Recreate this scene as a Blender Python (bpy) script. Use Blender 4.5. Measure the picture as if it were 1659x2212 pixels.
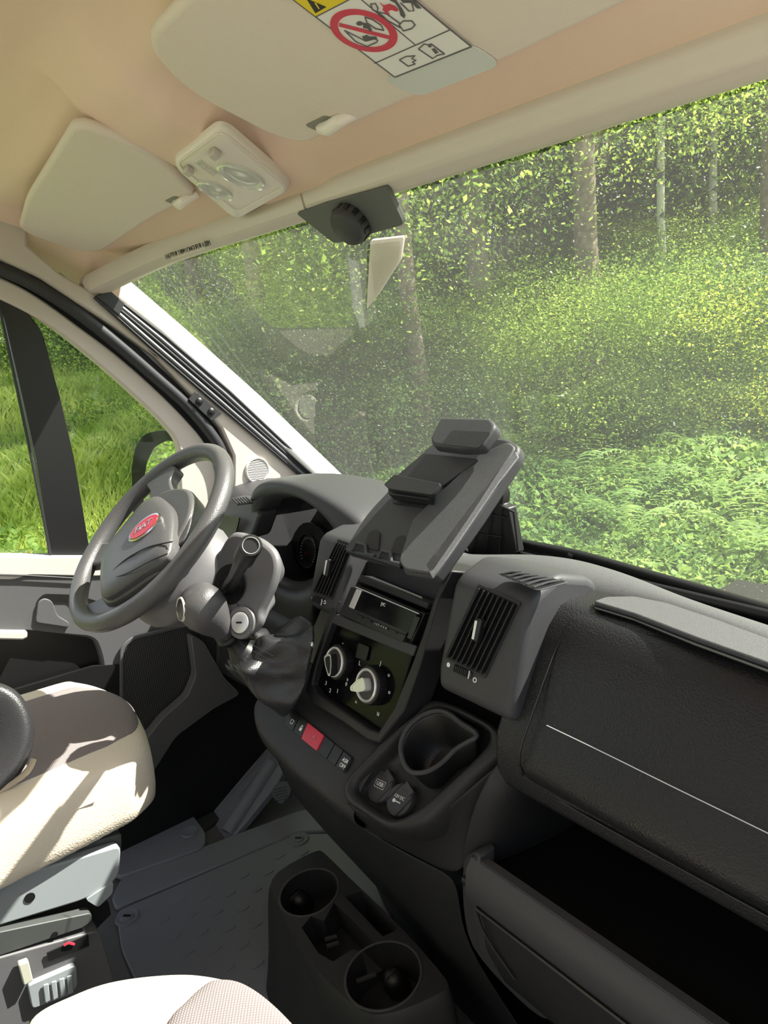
import bpy, bmesh, math, random
import numpy as np
from mathutils import Vector, Matrix
random.seed(4); rng = np.random.default_rng(4)
for o in list(bpy.data.objects): bpy.data.objects.remove(o)
scene = bpy.context.scene
col = scene.collection
# ------------------------------------------------------------------ camera
W_, H_ = 1659, 2212; FP = 1661.0; CX, CY = 829.5, 1106.0
R = np.array([[0.60480276, 0.13513562, -0.78482608], [0.79049753, -0.22138357, 0.57105427], [-0.09657783, -0.96577828, -0.24071776]])  # world <- camera(right, down, fwd)
CAM = np.array([0.91313259, -0.64598413, 1.21461865])
cd = bpy.data.cameras.new('camera'); cam = bpy.data.objects.new('camera', cd); col.objects.link(cam)
m3 = Matrix([[R[i][0], -R[i][1], -R[i][2]] for i in range(3)]).to_4x4(); m3.translation = Vector(CAM); cam.matrix_world = m3
cd.sensor_fit = 'VERTICAL'; cd.sensor_height = 24; cd.lens = 24 * FP / H_; cd.clip_start = .02; cd.clip_end = 400
scene.camera = cam
# ------------------------------------------------------------------ light
SUN = Vector((.34, .62, .80)).normalized()
sd = bpy.data.lights.new('sun', 'SUN'); sd.energy = 7.0; sd.angle = math.radians(.6); sd.color = (1, .94, .86)
so = bpy.data.objects.new('sun', sd); col.objects.link(so); so.rotation_euler = SUN.to_track_quat('Z', 'Y').to_euler(); so.location = (3, 5, 12)
world = bpy.data.worlds.new('sky'); scene.world = world; world.use_nodes = True
wt = world.node_tree; bgn = wt.nodes['Background']
sky = wt.nodes.new('ShaderNodeTexSky'); sky.sky_type = 'HOSEK_WILKIE'; sky.sun_direction = SUN; sky.turbidity = 5; sky.ground_albedo = .3
hsv = wt.nodes.new('ShaderNodeHueSaturation'); hsv.inputs['Saturation'].default_value = .35
wt.links.new(sky.outputs[0], hsv.inputs['Color']); wt.links.new(hsv.outputs[0], bgn.inputs['Color']); bgn.inputs['Strength'].default_value = 3.4
scene.view_settings.view_transform = 'Standard'; scene.view_settings.look = 'None'; scene.view_settings.gamma = 1; scene.view_settings.use_curve_mapping = False
scene.view_settings.exposure = 1.28
# ------------------------------------------------------------------ projection helpers: a photo pixel onto a real plane of the cab
def V(*a): return np.array(a if len(a) > 1 else a[0], float)
def nrm(v): v = V(v); return v / np.linalg.norm(v)
def ray(px, py): return nrm(R @ V(px - CX, py - CY, FP))
def at(px, py, ax, val):
    d = ray(px, py); i = 'xyz'.index(ax); return CAM + d * ((val - CAM[i]) / d[i])
class Plane:
    def __init__(s, p0, n, u=(1, 0, 0)):
        s.p = V(p0); s.n = nrm(n); s.u = nrm(V(u) - s.n * np.dot(V(u), s.n)); s.v = np.cross(s.n, s.u)
    def __call__(s, px, py, off=0.):
        p0 = s.p + s.n * off; d = ray(px, py); return CAM + d * (np.dot(p0 - CAM, s.n) / np.dot(d, s.n))
    def pts(s, l, off=0.): return [s(a, b, off) for a, b in l]
    def loc(s, a, b, off=0.): return s.p + s.u * a + s.v * b + s.n * off
def tilt(y, z, deg, x=0):
    t = math.radians(deg); return Plane((x, y, z), (0, -math.cos(t), math.sin(t)))
# ------------------------------------------------------------------ objects
def props(o, label, cat, group=None, kind=None):
    if label: o['label'] = label
    if cat: o['category'] = cat
    if group: o['group'] = group
    if kind: o['kind'] = kind
    return o
def thing(name, label, cat, loc=(0, 0, 0), group=None):
    o = bpy.data.objects.new(name, None); col.objects.link(o); o.location = [float(q) for q in loc]; o.empty_display_size = .05
    return props(o, label, cat, group)
def wloc(o):
    v = Vector((0, 0, 0))
    while o is not None: v += o.location; o = o.parent
    return v
class MB:
    def __init__(s): s.v = []; s.f = []
    def add(s, v, f):
        k = len(s.v); s.v += [tuple(float(c) for c in p) for p in v]; s.f += [tuple(i + k for i in q) for q in f]; return s
    def prism(s, pts, vec):
        n = len(pts); vec = V(vec); a = [V(p) for p in pts]; b = [p + vec for p in a]
        return s.add(a + b, [tuple(range(n)), tuple(range(2 * n - 1, n - 1, -1))] + [(i, i + n, (i + 1) % n + n, (i + 1) % n) for i in range(n)])
    def ring(s, outer, inner, vec):
        n = len(outer); vec = V(vec); o = [V(p) for p in outer]; i_ = [V(p) for p in inner]
        v = o + i_ + [p + vec for p in o] + [p + vec for p in i_]; f = []
        for k in range(n):
            j = (k + 1) % n
            f += [(k, j, n + j, n + k), (2 * n + k, 3 * n + k, 3 * n + j, 2 * n + j), (k, 2 * n + k, 2 * n + j, j), (n + k, n + j, 3 * n + j, 3 * n + k)]
        return s.add(v, f)
    def loft(s, rings, closed=True, cap=(True, True)):
        n = len(rings[0]); v = [p for r in rings for p in r]; f = []
        for a in range(len(rings) - 1):
            for k in range(n if closed else n - 1):
                j = (k + 1) % n; f.append((a * n + k, a * n + j, (a + 1) * n + j, (a + 1) * n + k))
        if closed and cap[0]: f.append(tuple(range(n - 1, -1, -1)))
        if closed and cap[1]: f.append(tuple(range((len(rings) - 1) * n, len(rings) * n)))
        return s.add(v, f)
    def box(s, c, size, u=(1, 0, 0), v=(0, 1, 0), w=None):
        u = nrm(u); v = nrm(v); w = nrm(np.cross(u, v)) if w is None else nrm(w); c = V(c); h = V(size) / 2; P = []
        for k in (-1, 1):
            for a, b in ((-1, -1), (1, -1), (1, 1), (-1, 1)): P.append(c + u * h[0] * a + v * h[1] * b + w * h[2] * k)
        return s.add(P, [(3, 2, 1, 0), (4, 5, 6, 7), (0, 1, 5, 4), (1, 2, 6, 5), (2, 3, 7, 6), (3, 0, 4, 7)])
    def tube(s, path, r, seg=10, closed=False, cap=True):
        P = [V(p) for p in path]; n = len(P); rr = r if hasattr(r, '__len__') else [r] * n; rings = []; ref = None
        for i in range(n):
            a = P[i - 1] if (i or closed) else P[0]; b = P[(i + 1) % n] if (i < n - 1 or closed) else P[-1]; t = nrm(b - a)
            if ref is None: ref = nrm(np.cross(t, V(0, 0, 1) if abs(t[2]) < .9 else V(1, 0, 0)))
            ref = nrm(ref - t * np.dot(ref, t)); w = np.cross(t, ref)
            rings.append([P[i] + (ref * math.cos(q) + w * math.sin(q)) * rr[i] for q in np.linspace(0, 2 * math.pi, seg, endpoint=False)])
        if closed:
            k = len(s.v); s.loft(rings, True, (False, False)); m = len(rings)
            for j in range(seg): s.f.append((k + (m - 1) * seg + j, k + (m - 1) * seg + (j + 1) % seg, k + (j + 1) % seg, k + j))
            return s
        return s.loft(rings, True, (cap, cap))
    def lathe(s, c, ax, prof, seg=32, squash=1., u=None, cap=(True, True)):
        ax = nrm(ax); c = V(c); u = V(1, 0, 0) if u is None else V(u); u = nrm(u - ax * np.dot(u, ax)); w = np.cross(ax, u)
        return s.loft([[c + ax * h + (u * math.cos(q) + w * math.sin(q) * squash) * r for q in np.linspace(0, 2 * math.pi, seg, endpoint=False)] for r, h in prof], True, cap)
    def xprism(s, prof, x0, x1): return s.prism([(x0, y, z) for y, z in prof], (x1 - x0, 0, 0))
    def build(s, name, mat, parent=None, bevel=0, sub=0, smooth=True, solid=0, kind=None, label=None, seg=2, angle=35):
        off = wloc(parent) if parent is not None else Vector((0, 0, 0))
        me = bpy.data.meshes.new(name); me.from_pydata([(a - off.x, b - off.y, c - off.z) for a, b, c in s.v], [], s.f)
        bm = bmesh.new(); bm.from_mesh(me); bmesh.ops.recalc_face_normals(bm, faces=bm.faces); bm.to_mesh(me); bm.free()
        me.materials.append(mat); o = bpy.data.objects.new(name, me); col.objects.link(o)
        if parent is not None: o.parent = parent
        if smooth:
            for p in me.polygons: p.use_smooth = True
        if solid: q = o.modifiers.new('s', 'SOLIDIFY'); q.thickness = solid; q.offset = -1
        if bevel: q = o.modifiers.new('b', 'BEVEL'); q.width = bevel; q.segments = seg; q.limit_method = 'ANGLE'; q.angle_limit = math.radians(angle); q.harden_normals = False
        if sub: q = o.modifiers.new('u', 'SUBSURF'); q.levels = sub; q.render_levels = sub
        if smooth and not sub:
            try: me.set_sharp_from_angle(angle=math.radians(40))
            except Exception: pass
        if kind: o['kind'] = kind
        if label: o['label'] = label
        return o
def fillet(pts, r, n=4, closed=True):
    P = [V(p) for p in pts]; out = []; N = len(P); rr = r if hasattr(r, '__len__') else [r] * N
    for i in range(N):
        if not closed and i in (0, N - 1): out.append(P[i]); continue
        a, b, c = P[i - 1], P[i], P[(i + 1) % N]; la = np.linalg.norm(a - b); lc = np.linalg.norm(c - b); q = min(rr[i], la * .49, lc * .49)
        p0 = b + (a - b) / la * q; p1 = b + (c - b) / lc * q
        for k in range(n + 1):
            t = k / n; out.append(p0 * (1 - t) ** 2 + b * 2 * t * (1 - t) + p1 * t * t)
    return out
def smoothline(pts, n=6, closed=False):
    P = [V(p) for p in pts]; N = len(P); out = []
    for i in range(N if closed else N - 1):
        a = P[i - 1] if (i or closed) else P[0]; b = P[i]; c = P[(i + 1) % N]; d = P[(i + 2) % N] if (closed or i + 2 < N) else P[-1]
        for k in range(n):
            t = k / n; out.append(.5 * ((2 * b) + (c - a) * t + (2 * a - 5 * b + 4 * c - d) * t * t + (3 * b - a - 3 * c + d) * t ** 3))
    if not closed: out.append(P[-1])
    return out
def shrink(pts, k):
    c = sum(V(p) for p in pts) / len(pts); return [c + (V(p) - c) * k for p in pts]
def inset(pts, d):
    c = sum(V(p) for p in pts) / len(pts); return [V(p) + (c - V(p)) / np.linalg.norm(c - V(p)) * d for p in pts]
def text(s, p, u, v, size, mat, parent, name='lettering', th=.0003, label=None):
    cu = bpy.data.curves.new(name, 'FONT'); cu.body = s; cu.size = size; cu.extrude = th; cu.align_x = 'CENTER'; cu.align_y = 'CENTER'
    tmp = bpy.data.objects.new('t', cu); col.objects.link(tmp); bpy.context.view_layer.update()
    me = bpy.data.meshes.new_from_object(tmp.evaluated_get(bpy.context.evaluated_depsgraph_get())); bpy.data.objects.remove(tmp)
    u = nrm(u); n = nrm(np.cross(u, V(v))); v = np.cross(n, u); off = wloc(parent) if parent is not None else Vector((0, 0, 0))
    mt = Matrix(((u[0], v[0], n[0], p[0] - off.x), (u[1], v[1], n[1], p[1] - off.y), (u[2], v[2], n[2], p[2] - off.z), (0, 0, 0, 1)))
    me.transform(mt); me.materials.clear(); me.materials.append(mat); o = bpy.data.objects.new(name, me); col.objects.link(o); o.parent = parent
    if label: o['label'] = label
    return o
# ------------------------------------------------------------------ materials
def mat(name, color, rough=.5, metal=0, spec=.5, bump=None, coat=0, tex=None, alpha=None, emit=None):
    m = bpy.data.materials.new(name); m.use_nodes = True; t = m.node_tree; b = t.nodes['Principled BSDF']
    b.inputs['Base Color'].default_value = (*color, 1); b.inputs['Roughness'].default_value = rough; b.inputs['Metallic'].default_value = metal
    b.inputs['Specular IOR Level'].default_value = spec; b.inputs['Coat Weight'].default_value = coat
    tc = t.nodes.new('ShaderNodeTexCoord')
    if bump:
        kind, sc, st = bump
        if kind == 'noise': x = t.nodes.new('ShaderNodeTexNoise'); x.inputs['Scale'].default_value = sc; x.inputs['Detail'].default_value = 3; out = x.outputs['Fac']
        elif kind == 'voro': x = t.nodes.new('ShaderNodeTexVoronoi'); x.inputs['Scale'].default_value = sc; out = x.outputs['Distance']
        t.links.new(tc.outputs['Object'], x.inputs['Vector'])
        bp = t.nodes.new('ShaderNodeBump'); bp.inputs['Strength'].default_value = st; bp.inputs['Distance'].default_value = .0006
        t.links.new(out, bp.inputs['Height']); t.links.new(bp.outputs[0], b.inputs['Normal'])
    if tex:
        c2, sc, lo, hi = tex
        x = t.nodes.new('ShaderNodeTexNoise'); x.inputs['Scale'].default_value = sc; x.inputs['Detail'].default_value = 4
        r = t.nodes.new('ShaderNodeValToRGB'); r.color_ramp.elements[0].position = lo; r.color_ramp.elements[1].position = hi
        r.color_ramp.elements[0].color = (*color, 1); r.color_ramp.elements[1].color = (*c2, 1)
        t.links.new(tc.outputs['Object'], x.inputs['Vector']); t.links.new(x.outputs['Fac'], r.inputs[0]); t.links.new(r.outputs[0], b.inputs['Base Color'])
    return m
DK = mat('dark grained plastic', (.021, .0205, .022), .45, spec=.3, bump=('noise', 900, .5), tex=((.038, .038, .04), 1500, .55, .75))
DKL = mat('grained dash skin', (.014, .0135, .015), .38, spec=.35, bump=('voro', 420, .9))
DKG = mat('grey dash plastic', (.042, .042, .046), .48, spec=.35, bump=('noise', 1100, .5), tex=((.07, .07, .074), 1800, .5, .8))
DKT = mat('speckled dash top', (.06, .061, .064), .6, bump=('noise', 1300, .8), tex=((.15, .15, .155), 1600, .5, .75))
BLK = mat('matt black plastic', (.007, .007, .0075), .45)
GBL = mat('gloss black panel', (.004, .004, .005), .14, spec=.12)
SHR = mat('column shroud plastic', (.13, .128, .135), .5, bump=('noise', 1000, .3))
RIM = mat('steering wheel skin', (.080, .078, .081), .36, bump=('voro', 700, .5))
LTH = mat('black gaiter leather', (.026, .026, .028), .36, bump=('voro', 500, .5))
CHR = mat('satin chrome', (.62, .62, .62), .22, metal=1)
SIL = mat('silver ring', (.75, .75, .75), .35, metal=.6)
CRM = mat('cream headliner', (.80, .60, .49), .9, bump=('noise', 1200, .3))
VIS = mat('visor vinyl', (.72, .63, .56), .7, bump=('voro', 600, .3))
LMP = mat('lamp plastic', (.78, .71, .65), .35)
LNS = mat('lamp lens', (.62, .62, .58), .12, coat=.5)
TRM = mat('light pillar trim', (.56, .50, .455), .6, bump=('noise', 900, .3))
HDR = mat('cassette cream plastic', (.62, .545, .48), .45)
WHT = mat('white body paint', (.83, .83, .80), .35)
WPT = mat('white print', (.8, .8, .8), .5)
BPT = mat('black print', (.02, .02, .02), .5)
RED = mat('red button', (.55, .03, .055), .35)
RDP = mat('red print', (.62, .05, .09), .5)
YLW = mat('yellow print', (.80, .62, .02), .5)
STK = mat('white sticker', (.80, .78, .76), .4)
SEAL = mat('black rubber seal', (.022, .023, .027), .55)
ALU = mat('anodised rail', (.22, .22, .23), .35, metal=.7)
MTL = mat('grey painted steel', (.28, .31, .33), .45)
MTD = mat('dark seat steel', (.06, .065, .065), .5)
MAT_ = mat('rubber mat', (.19, .20, .25), .55, bump=('noise', 500, .3))
MATR = mat('worn rubber pad', (.115, .12, .15), .5)
DORG = mat('door grey plastic', (.085, .086, .093), .6, bump=('noise', 800, .6), tex=((.14, .14, .148), 1200, .5, .8))
DORL = mat('door light trim', (.52, .52, .50), .6)
LEC = mat('cream leather', (.80, .715, .585), .5, bump=('voro', 330, .8))
SILL = mat('grey sill plastic', (.11, .11, .118), .5)
def weave(name, c1, c2, sc):
    m = bpy.data.materials.new(name); m.use_nodes = True; t = m.node_tree; b = t.nodes['Principled BSDF']; b.inputs['Roughness'].default_value = .9; b.inputs['Specular IOR Level'].default_value = .15
    tc = t.nodes.new('ShaderNodeTexCoord'); outs = []
    for k, (rz) in enumerate((.6, -.97)):
        mp = t.nodes.new('ShaderNodeMapping'); mp.inputs['Rotation'].default_value = (0, 0, rz); w = t.nodes.new('ShaderNodeTexWave'); w.inputs['Scale'].default_value = sc; w.inputs['Distortion'].default_value = .3
        t.links.new(tc.outputs['Object'], mp.inputs[0]); t.links.new(mp.outputs[0], w.inputs['Vector']); outs.append(w.outputs['Fac'])
    mu = t.nodes.new('ShaderNodeMath'); mu.operation = 'MULTIPLY'; t.links.new(outs[0], mu.inputs[0]); t.links.new(outs[1], mu.inputs[1])
    r = t.nodes.new('ShaderNodeValToRGB'); r.color_ramp.elements[0].color = (*c1, 1); r.color_ramp.elements[1].color = (*c2, 1); r.color_ramp.elements[1].position = .7
    t.links.new(mu.outputs[0], r.inputs[0]); t.links.new(r.outputs[0], b.inputs['Base Color'])
    bp = t.nodes.new('ShaderNodeBump'); bp.inputs['Strength'].default_value = .6; bp.inputs['Distance'].default_value = .001; t.links.new(mu.outputs[0], bp.inputs['Height']); t.links.new(bp.outputs[0], b.inputs['Normal'])
    return m
FAB = weave('woven seat fabric', (.19, .16, .16), (.44, .40, .39), 105)
def glassmat(name, tint, dust=0.):
    m = bpy.data.materials.new(name); m.use_nodes = True; t = m.node_tree; t.nodes.clear()
    out = t.nodes.new('ShaderNodeOutputMaterial'); tr = t.nodes.new('ShaderNodeBsdfTransparent'); tr.inputs[0].default_value = (*tint, 1)
    gl = t.nodes.new('ShaderNodeBsdfGlossy'); gl.inputs['Roughness'].default_value = .0; fr = t.nodes.new('ShaderNodeFresnel'); fr.inputs[0].default_value = 1.45
    ge = t.nodes.new('ShaderNodeNewGeometry'); ma = t.nodes.new('ShaderNodeMath'); ma.operation = 'MULTIPLY_ADD'; ma.inputs[1].default_value = 1 / 1.45 - 1.45; ma.inputs[2].default_value = 1.45
    t.links.new(ge.outputs['Backfacing'], ma.inputs[0]); t.links.new(ma.outputs[0], fr.inputs[0])
    mx = t.nodes.new('ShaderNodeMixShader'); t.links.new(fr.outputs[0], mx.inputs[0]); t.links.new(tr.outputs[0], mx.inputs[1]); t.links.new(gl.outputs[0], mx.inputs[2]); last = mx
    if dust:
        df = t.nodes.new('ShaderNodeBsdfDiffuse'); df.inputs[0].default_value = (.8, .8, .78, 1); tl = t.nodes.new('ShaderNodeBsdfTranslucent'); tl.inputs[0].default_value = (.8, .8, .78, 1)
        ds = t.nodes.new('ShaderNodeMixShader'); ds.inputs[0].default_value = .5; t.links.new(df.outputs[0], ds.inputs[1]); t.links.new(tl.outputs[0], ds.inputs[2])
        tc = t.nodes.new('ShaderNodeTexCoord'); no = t.nodes.new('ShaderNodeTexNoise'); no.inputs['Scale'].default_value = 230; no.inputs['Detail'].default_value = 2
        r = t.nodes.new('ShaderNodeValToRGB'); r.color_ramp.elements[0].position = .68; r.color_ramp.elements[1].position = .78; r.color_ramp.elements[1].color = (.55, .55, .55, 1)
        r.color_ramp.elements[0].color = (dust, dust, dust, 1)
        t.links.new(tc.outputs['Object'], no.inputs['Vector']); t.links.new(no.outputs['Fac'], r.inputs[0])
        m2 = t.nodes.new('ShaderNodeMixShader'); t.links.new(r.outputs[0], m2.inputs[0]); t.links.new(mx.outputs[0], m2.inputs[1]); t.links.new(ds.outputs[0], m2.inputs[2]); last = m2
    t.links.new(last.outputs[0], out.inputs[0]); return m
WSG = glassmat('dusty windscreen glass', (.93, .96, .92), .045)
SDG = glassmat('door glass', (.92, .95, .92))
CLG = glassmat('cluster lens', (.85, .85, .85))
MIR = mat('mirror glass', (.85, .87, .85), .02, metal=1)
def leafmat(name, c1, c2, tr=.5):
    m = bpy.data.materials.new(name); m.use_nodes = True; t = m.node_tree; t.nodes.clear(); out = t.nodes.new('ShaderNodeOutputMaterial')
    ge = t.nodes.new('ShaderNodeNewGeometry'); r = t.nodes.new('ShaderNodeValToRGB'); r.color_ramp.elements[0].color = (*c1, 1); r.color_ramp.elements[1].color = (*c2, 1)
    tc = t.nodes.new('ShaderNodeNewGeometry'); no = t.nodes.new('ShaderNodeTexNoise'); no.inputs['Scale'].default_value = .9; no.inputs['Detail'].default_value = 2; t.links.new(tc.outputs['Position'], no.inputs['Vector']); a1 = t.nodes.new('ShaderNodeMath'); a1.operation = 'MULTIPLY_ADD'; a1.inputs[1].default_value = 2.6; a1.inputs[2].default_value = -1.0; t.links.new(no.outputs['Fac'], a1.inputs[0]); a2 = t.nodes.new('ShaderNodeMath'); a2.operation = 'MULTIPLY_ADD'; a2.inputs[1].default_value = .45; t.links.new(ge.outputs['Random Per Island'], a2.inputs[0]); t.links.new(a1.outputs[0], a2.inputs[2]); t.links.new(a2.outputs[0], r.inputs[0]); d = t.nodes.new('ShaderNodeBsdfPrincipled'); d.inputs['Roughness'].default_value = .65; d.inputs['Specular IOR Level'].default_value = .25; l = t.nodes.new('ShaderNodeBsdfTranslucent')
    t.links.new(r.outputs[0], d.inputs['Base Color']); g = t.nodes.new('ShaderNodeHueSaturation'); g.inputs['Value'].default_value = 1.6; g.inputs['Hue'].default_value = .48; t.links.new(r.outputs[0], g.inputs['Color']); t.links.new(g.outputs[0], l.inputs[0])
    mx = t.nodes.new('ShaderNodeMixShader'); mx.inputs[0].default_value = tr; t.links.new(d.outputs[0], mx.inputs[1]); t.links.new(l.outputs[0], mx.inputs[2]); t.links.new(mx.outputs[0], out.inputs[0]); return m
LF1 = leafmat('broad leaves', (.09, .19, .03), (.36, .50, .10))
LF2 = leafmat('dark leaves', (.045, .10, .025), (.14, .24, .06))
LF3 = leafmat('sunlit yellow green leaves', (.30, .42, .05), (.62, .70, .12), .6)  # leaf copy with sunlight put into its brighter yellow colour
LFG = leafmat('meadow grass', (.26, .42, .07), (.68, .76, .26), .5)
LFI = leafmat('ivy leaves', (.09, .20, .04), (.32, .46, .13), .45)
LFD = leafmat('meadow flowers', (.8, .62, .02), (.9, .75, .05), .3)
SOIL = mat('forest soil', (.05, .055, .025), .95, tex=((.10, .14, .04), 3, .35, .65))
BRK = mat('brown bark', (.16, .12, .085), .9, bump=('noise', 30, 1), tex=((.30, .25, .19), 12, .35, .7))
BRB = mat('birch bark', (.70, .68, .62), .8, tex=((.12, .11, .10), 6, .55, .62))
GRV = mat('gravel track', (.38, .36, .31), .9, tex=((.25, .23, .2), 30, .4, .6))
exec_parts = []
# ================================================================== THE CAB SHELL
S = tilt(0, .78, 20)                       # face of the radio and heater stack
HP = tilt(-.07, .60, 45)                   # sloping switch shelf under it
CE = Plane((0, -.03, 1.40), (0, -math.sin(math.radians(20)), -math.cos(math.radians(20))))   # headliner, normal down
WP = Plane((0, 0, 1.36), (0, -.63, -.48))  # windscreen plane, normal into the cab
DX = lambda px, py, x=-.86: at(px, py, 'x', x)
def XP(l, x): return [at(a, b, 'x', x) for a, b in l]
# floor
b = MB(); b.grid = None
fy = [(-1.3, 0), (.10, 0), (.20, .01), (.34, .12), (.50, .34), (.56, .5), (.62, .66)]
b.loft([[(x, y, z) for x in (-.84, 1.0)] for y, z in fy], False); b.build('floor', SILL, kind='structure')
# windscreen, slightly bowed
gx = np.linspace(-.86, 1.15, 25); gt = np.linspace(-.07, 1.12, 12)
b = MB(); b.loft([[(x, .48 * t + .0 + .035 * (1 - ((x - .1) / 1.1) ** 2) * t, 1.36 - .63 * t) for x in gx] for t in gt], False)
b.build('window_1', WSG, kind='structure', label='raked dusty windscreen')
# headliner: a moulded sheet with hollows behind the visors and a swelling that carries the lamp
def hl(x, y):
    s = math.tan(math.radians(20)); z = 1.40 + s * (-.03 - y)
    def sm(v, a, b_): t = min(1, max(0, (v - a) / (b_ - a))); return t * t * (3 - 2 * t)
    ed = sm(x, -.97, -.78); back = sm(-y, .26, .34)
    z += .022 * sm(-y, .08, .15) * (1 - sm(-y, .285, .33)) * (1 - sm(x, -.17, -.145) * (1 - sm(x, -.02, .03)) * 1.0)
    z += .055 * back - .02 * sm(-y, .36, .5)
    z += .004 * (1 - sm(-y, -.03, .05))
    z -= (1 - ed) * .10
    lx = sm(x, -.17, -.13) * (1 - sm(x, .0, .045)); z -= .008 * lx * (1 - sm(-y, .235, .262)); z -= .04 * back * lx * 0
    return z
xs = np.linspace(-.97, 1.15, 150); ys = np.linspace(-1.5, -.012, 150)
b = MB(); b.loft([[(x, y, hl(x, y)) for x in xs] for y in ys], False); b.build('ceiling', CRM, kind='structure', label='cream moulded headliner')
b = MB(); b.prism([(-.97, -.016, 1.400), (1.15, -.016, 1.400), (1.15, .02, 1.40), (-.97, .02, 1.40)], (0, 0, .012)); b.box((.09, -.72, 1.72), (2.2, 1.5, .01)); b.build('trim_1', CRM, kind='structure', smooth=False)
# left wall of the cab: pillar trim between door opening and windscreen
pil = [(130, 590), (215, 640), (300, 705), (400, 800), (540, 925), (690, 1050), (735, 1100), (640, 1115), (500, 1085), (505, 1040), (505, 985), (478, 925), (420, 860), (335, 770), (245, 705), (160, 650), (85, 600), (0, 560), (-120, 520), (-120, 300), (0, 330), (60, 430), (60, 530)]
b = MB(); b.prism(XP(pil, -.835), (-.03, 0, 0)); b.build('wall_left', TRM, kind='structure', bevel=.006, label='light beige pillar trim')
low = [(-.30, -1.5), (-.30, 0)]
b = MB(); b.box((-.93, -.5, -.1), (.04, 2.4, .5)); b.box((1.13, -.6, .2), (.04, 2.2, 1.2)); b.build('trim_2', WHT, kind='structure', smooth=False)
# outside sheet metal pillar seen through the glass edge
def strip(a, c, o0, o1): return [[WP(*q, o) for q in l] for l, o in ((a, o0), (c, o1))]
e0 = [(222, 622), (330, 716), (500, 866), (700, 1046), (780, 1112)]; e1 = [(272, 602), (400, 712), (560, 856), (740, 1030), (808, 1106)]; e2 = [(318, 588), (440, 694), (600, 845), (762, 1012), (812, 1098)]
b = MB(); b.loft(strip(e0, e1, .01, -.05), False); b.build('trim_3', WHT, kind='structure', solid=.004, label='sunlit white windscreen pillar')
b = MB(); b.prism(XP([(-40, 540), (130, 590), (300, 705), (490, 870), (530, 990), (510, 1120), (430, 1120), (435, 1010), (380, 905), (250, 775), (100, 670), (-40, 610)], -.872), (-.01, 0, 0)); b.build('trim_11', SEAL, kind='structure', smooth=False)
b = MB(); b.xprism([(-.10, 1.50), (-.005, 1.425), (.03, 1.405), (.04, 1.42), (-.1, 1.56)], -.95, 1.15); b.build('trim_4', WHT, kind='structure', bevel=.004)
# rubber seal sweeping down between pillar and door
sealp = [(-60, 560), (0, 582), (60, 608), (130, 650), (200, 700), (270, 757), (340, 818), (400, 872), (450, 930), (478, 975), (488, 1030), (484, 1090)]
t = thing('door_seal', 'black rubber door seal sweeping down beside the driver window', 'seal', at(300, 790, 'x', -.84))
b = MB(); b.tube(smoothline(XP(sealp, -.842), 5), .0135, 10); b.build('seal_bead', SEAL, t)
# ------------------------------------------------------------------ driver door
door = thing('door_1', 'driver door with light window frame and grey lower panel', None); door['kind'] = 'structure'
outer = [(-80, 572), (0, 598), (80, 640), (170, 705), (250, 765), (330, 835), (400, 905), (445, 960), (465, 1015), (470, 1085), (465, 1170), (395, 1170), (392, 1090), (388, 1020), (385, 960), (350, 912), (280, 845), (200, 775), (120, 712), (60, 676), (0, 646), (-80, 610)]
b = MB(); b.prism(smoothline(XP(outer[:11], -.855), 4) + smoothline(XP(outer[11:], -.855), 4), (-.03, 0, 0)); b.build('window_frame', TRM, door, bevel=.005)
b = MB(); b.prism(fillet(XP([(-6, 640), (55, 672), (90, 710), (130, 860), (160, 990), (198, 1215), (112, 1215), (80, 1000), (40, 820), (12, 700)], -.862), [.0, .0, .02, 0, 0, 0, 0, 0, 0, 0], 3), (-.025, 0, 0)); b.build('window_divider', BLK, door, bevel=.003, label='black upright divider in the side window')
b = MB(); b.tube(XP([(-2, 660), (28, 800), (62, 960), (100, 1150), (112, 1215)], -.86), .003, 6); b.build('divider_piping', SEAL, door)
b = MB(); b.prism(XP([(-90, 560), (140, 690), (400, 940), (415, 1230), (-90, 1230)], -.882), (-.004, 0, 0)); b.build('window_pane', SDG, door, smooth=False)
b = MB(); b.prism(XP([(388, 985), (412, 1010), (412, 1215), (385, 1215)], -.878), (-.012, 0, 0)); b.build('mirror_triangle', BLK, door, bevel=.002)
b = MB(); b.prism(fillet(XP([(-80, 1203), (200, 1203), (420, 1195), (420, 1235), (200, 1245), (60, 1242), (30, 1252), (-80, 1250)], -.84), .01, 3), (-.05, 0, 0)); b.build('belt_trim', DORL, door, bevel=.006, label='pale trim along the window sill')
# main panel with a handle pocket left open above the map pocket
pan = [(-80, 1240), (200, 1235), (470, 1220), (470, 1300), (540, 1300), (560, 1480), (310, 1640), (285, 1560), (225, 1530), (222, 1430), (205, 1380), (60, 1360), (-80, 1360)]
b = MB(); b.prism(fillet(XP(pan, -.845), [.0, 0, 0, 0, 0, 0, .03, .03, .03, .03, .02, 0, 0], 4), (-.03, 0, 0)); b.build('door_panel', DORG, door, bevel=.006)
b = MB(); b.prism(fillet(XP([(78, 1300), (150, 1300), (170, 1345), (215, 1355), (215, 1300), (165, 1285), (95, 1283)], -.842), .008, 3), (-.01, 0, 0)); b.build('handle_recess', BLK, door)
b = MB(); b.prism(fillet(XP([(76, 1345), (82, 1300), (96, 1292), (113, 1298), (124, 1330), (150, 1345), (150, 1356)], -.838), .01, 4), (-.012, 0, 0)); b.build('door_handle', DORG, door, bevel=.004)
b = MB(); b.tube(XP([(-60, 1240), (60, 1243), (180, 1250)], -.838), .002, 6); b.build('panel_seam', BLK, door)
b = MB(); b.prism(XP([(-80, 1362), (60, 1364), (60, 1378), (50, 1383), (-80, 1380)], -.832), (-.02, 0, 0)); b.build('pocket_rim', DORL, door, bevel=.004)
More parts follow.
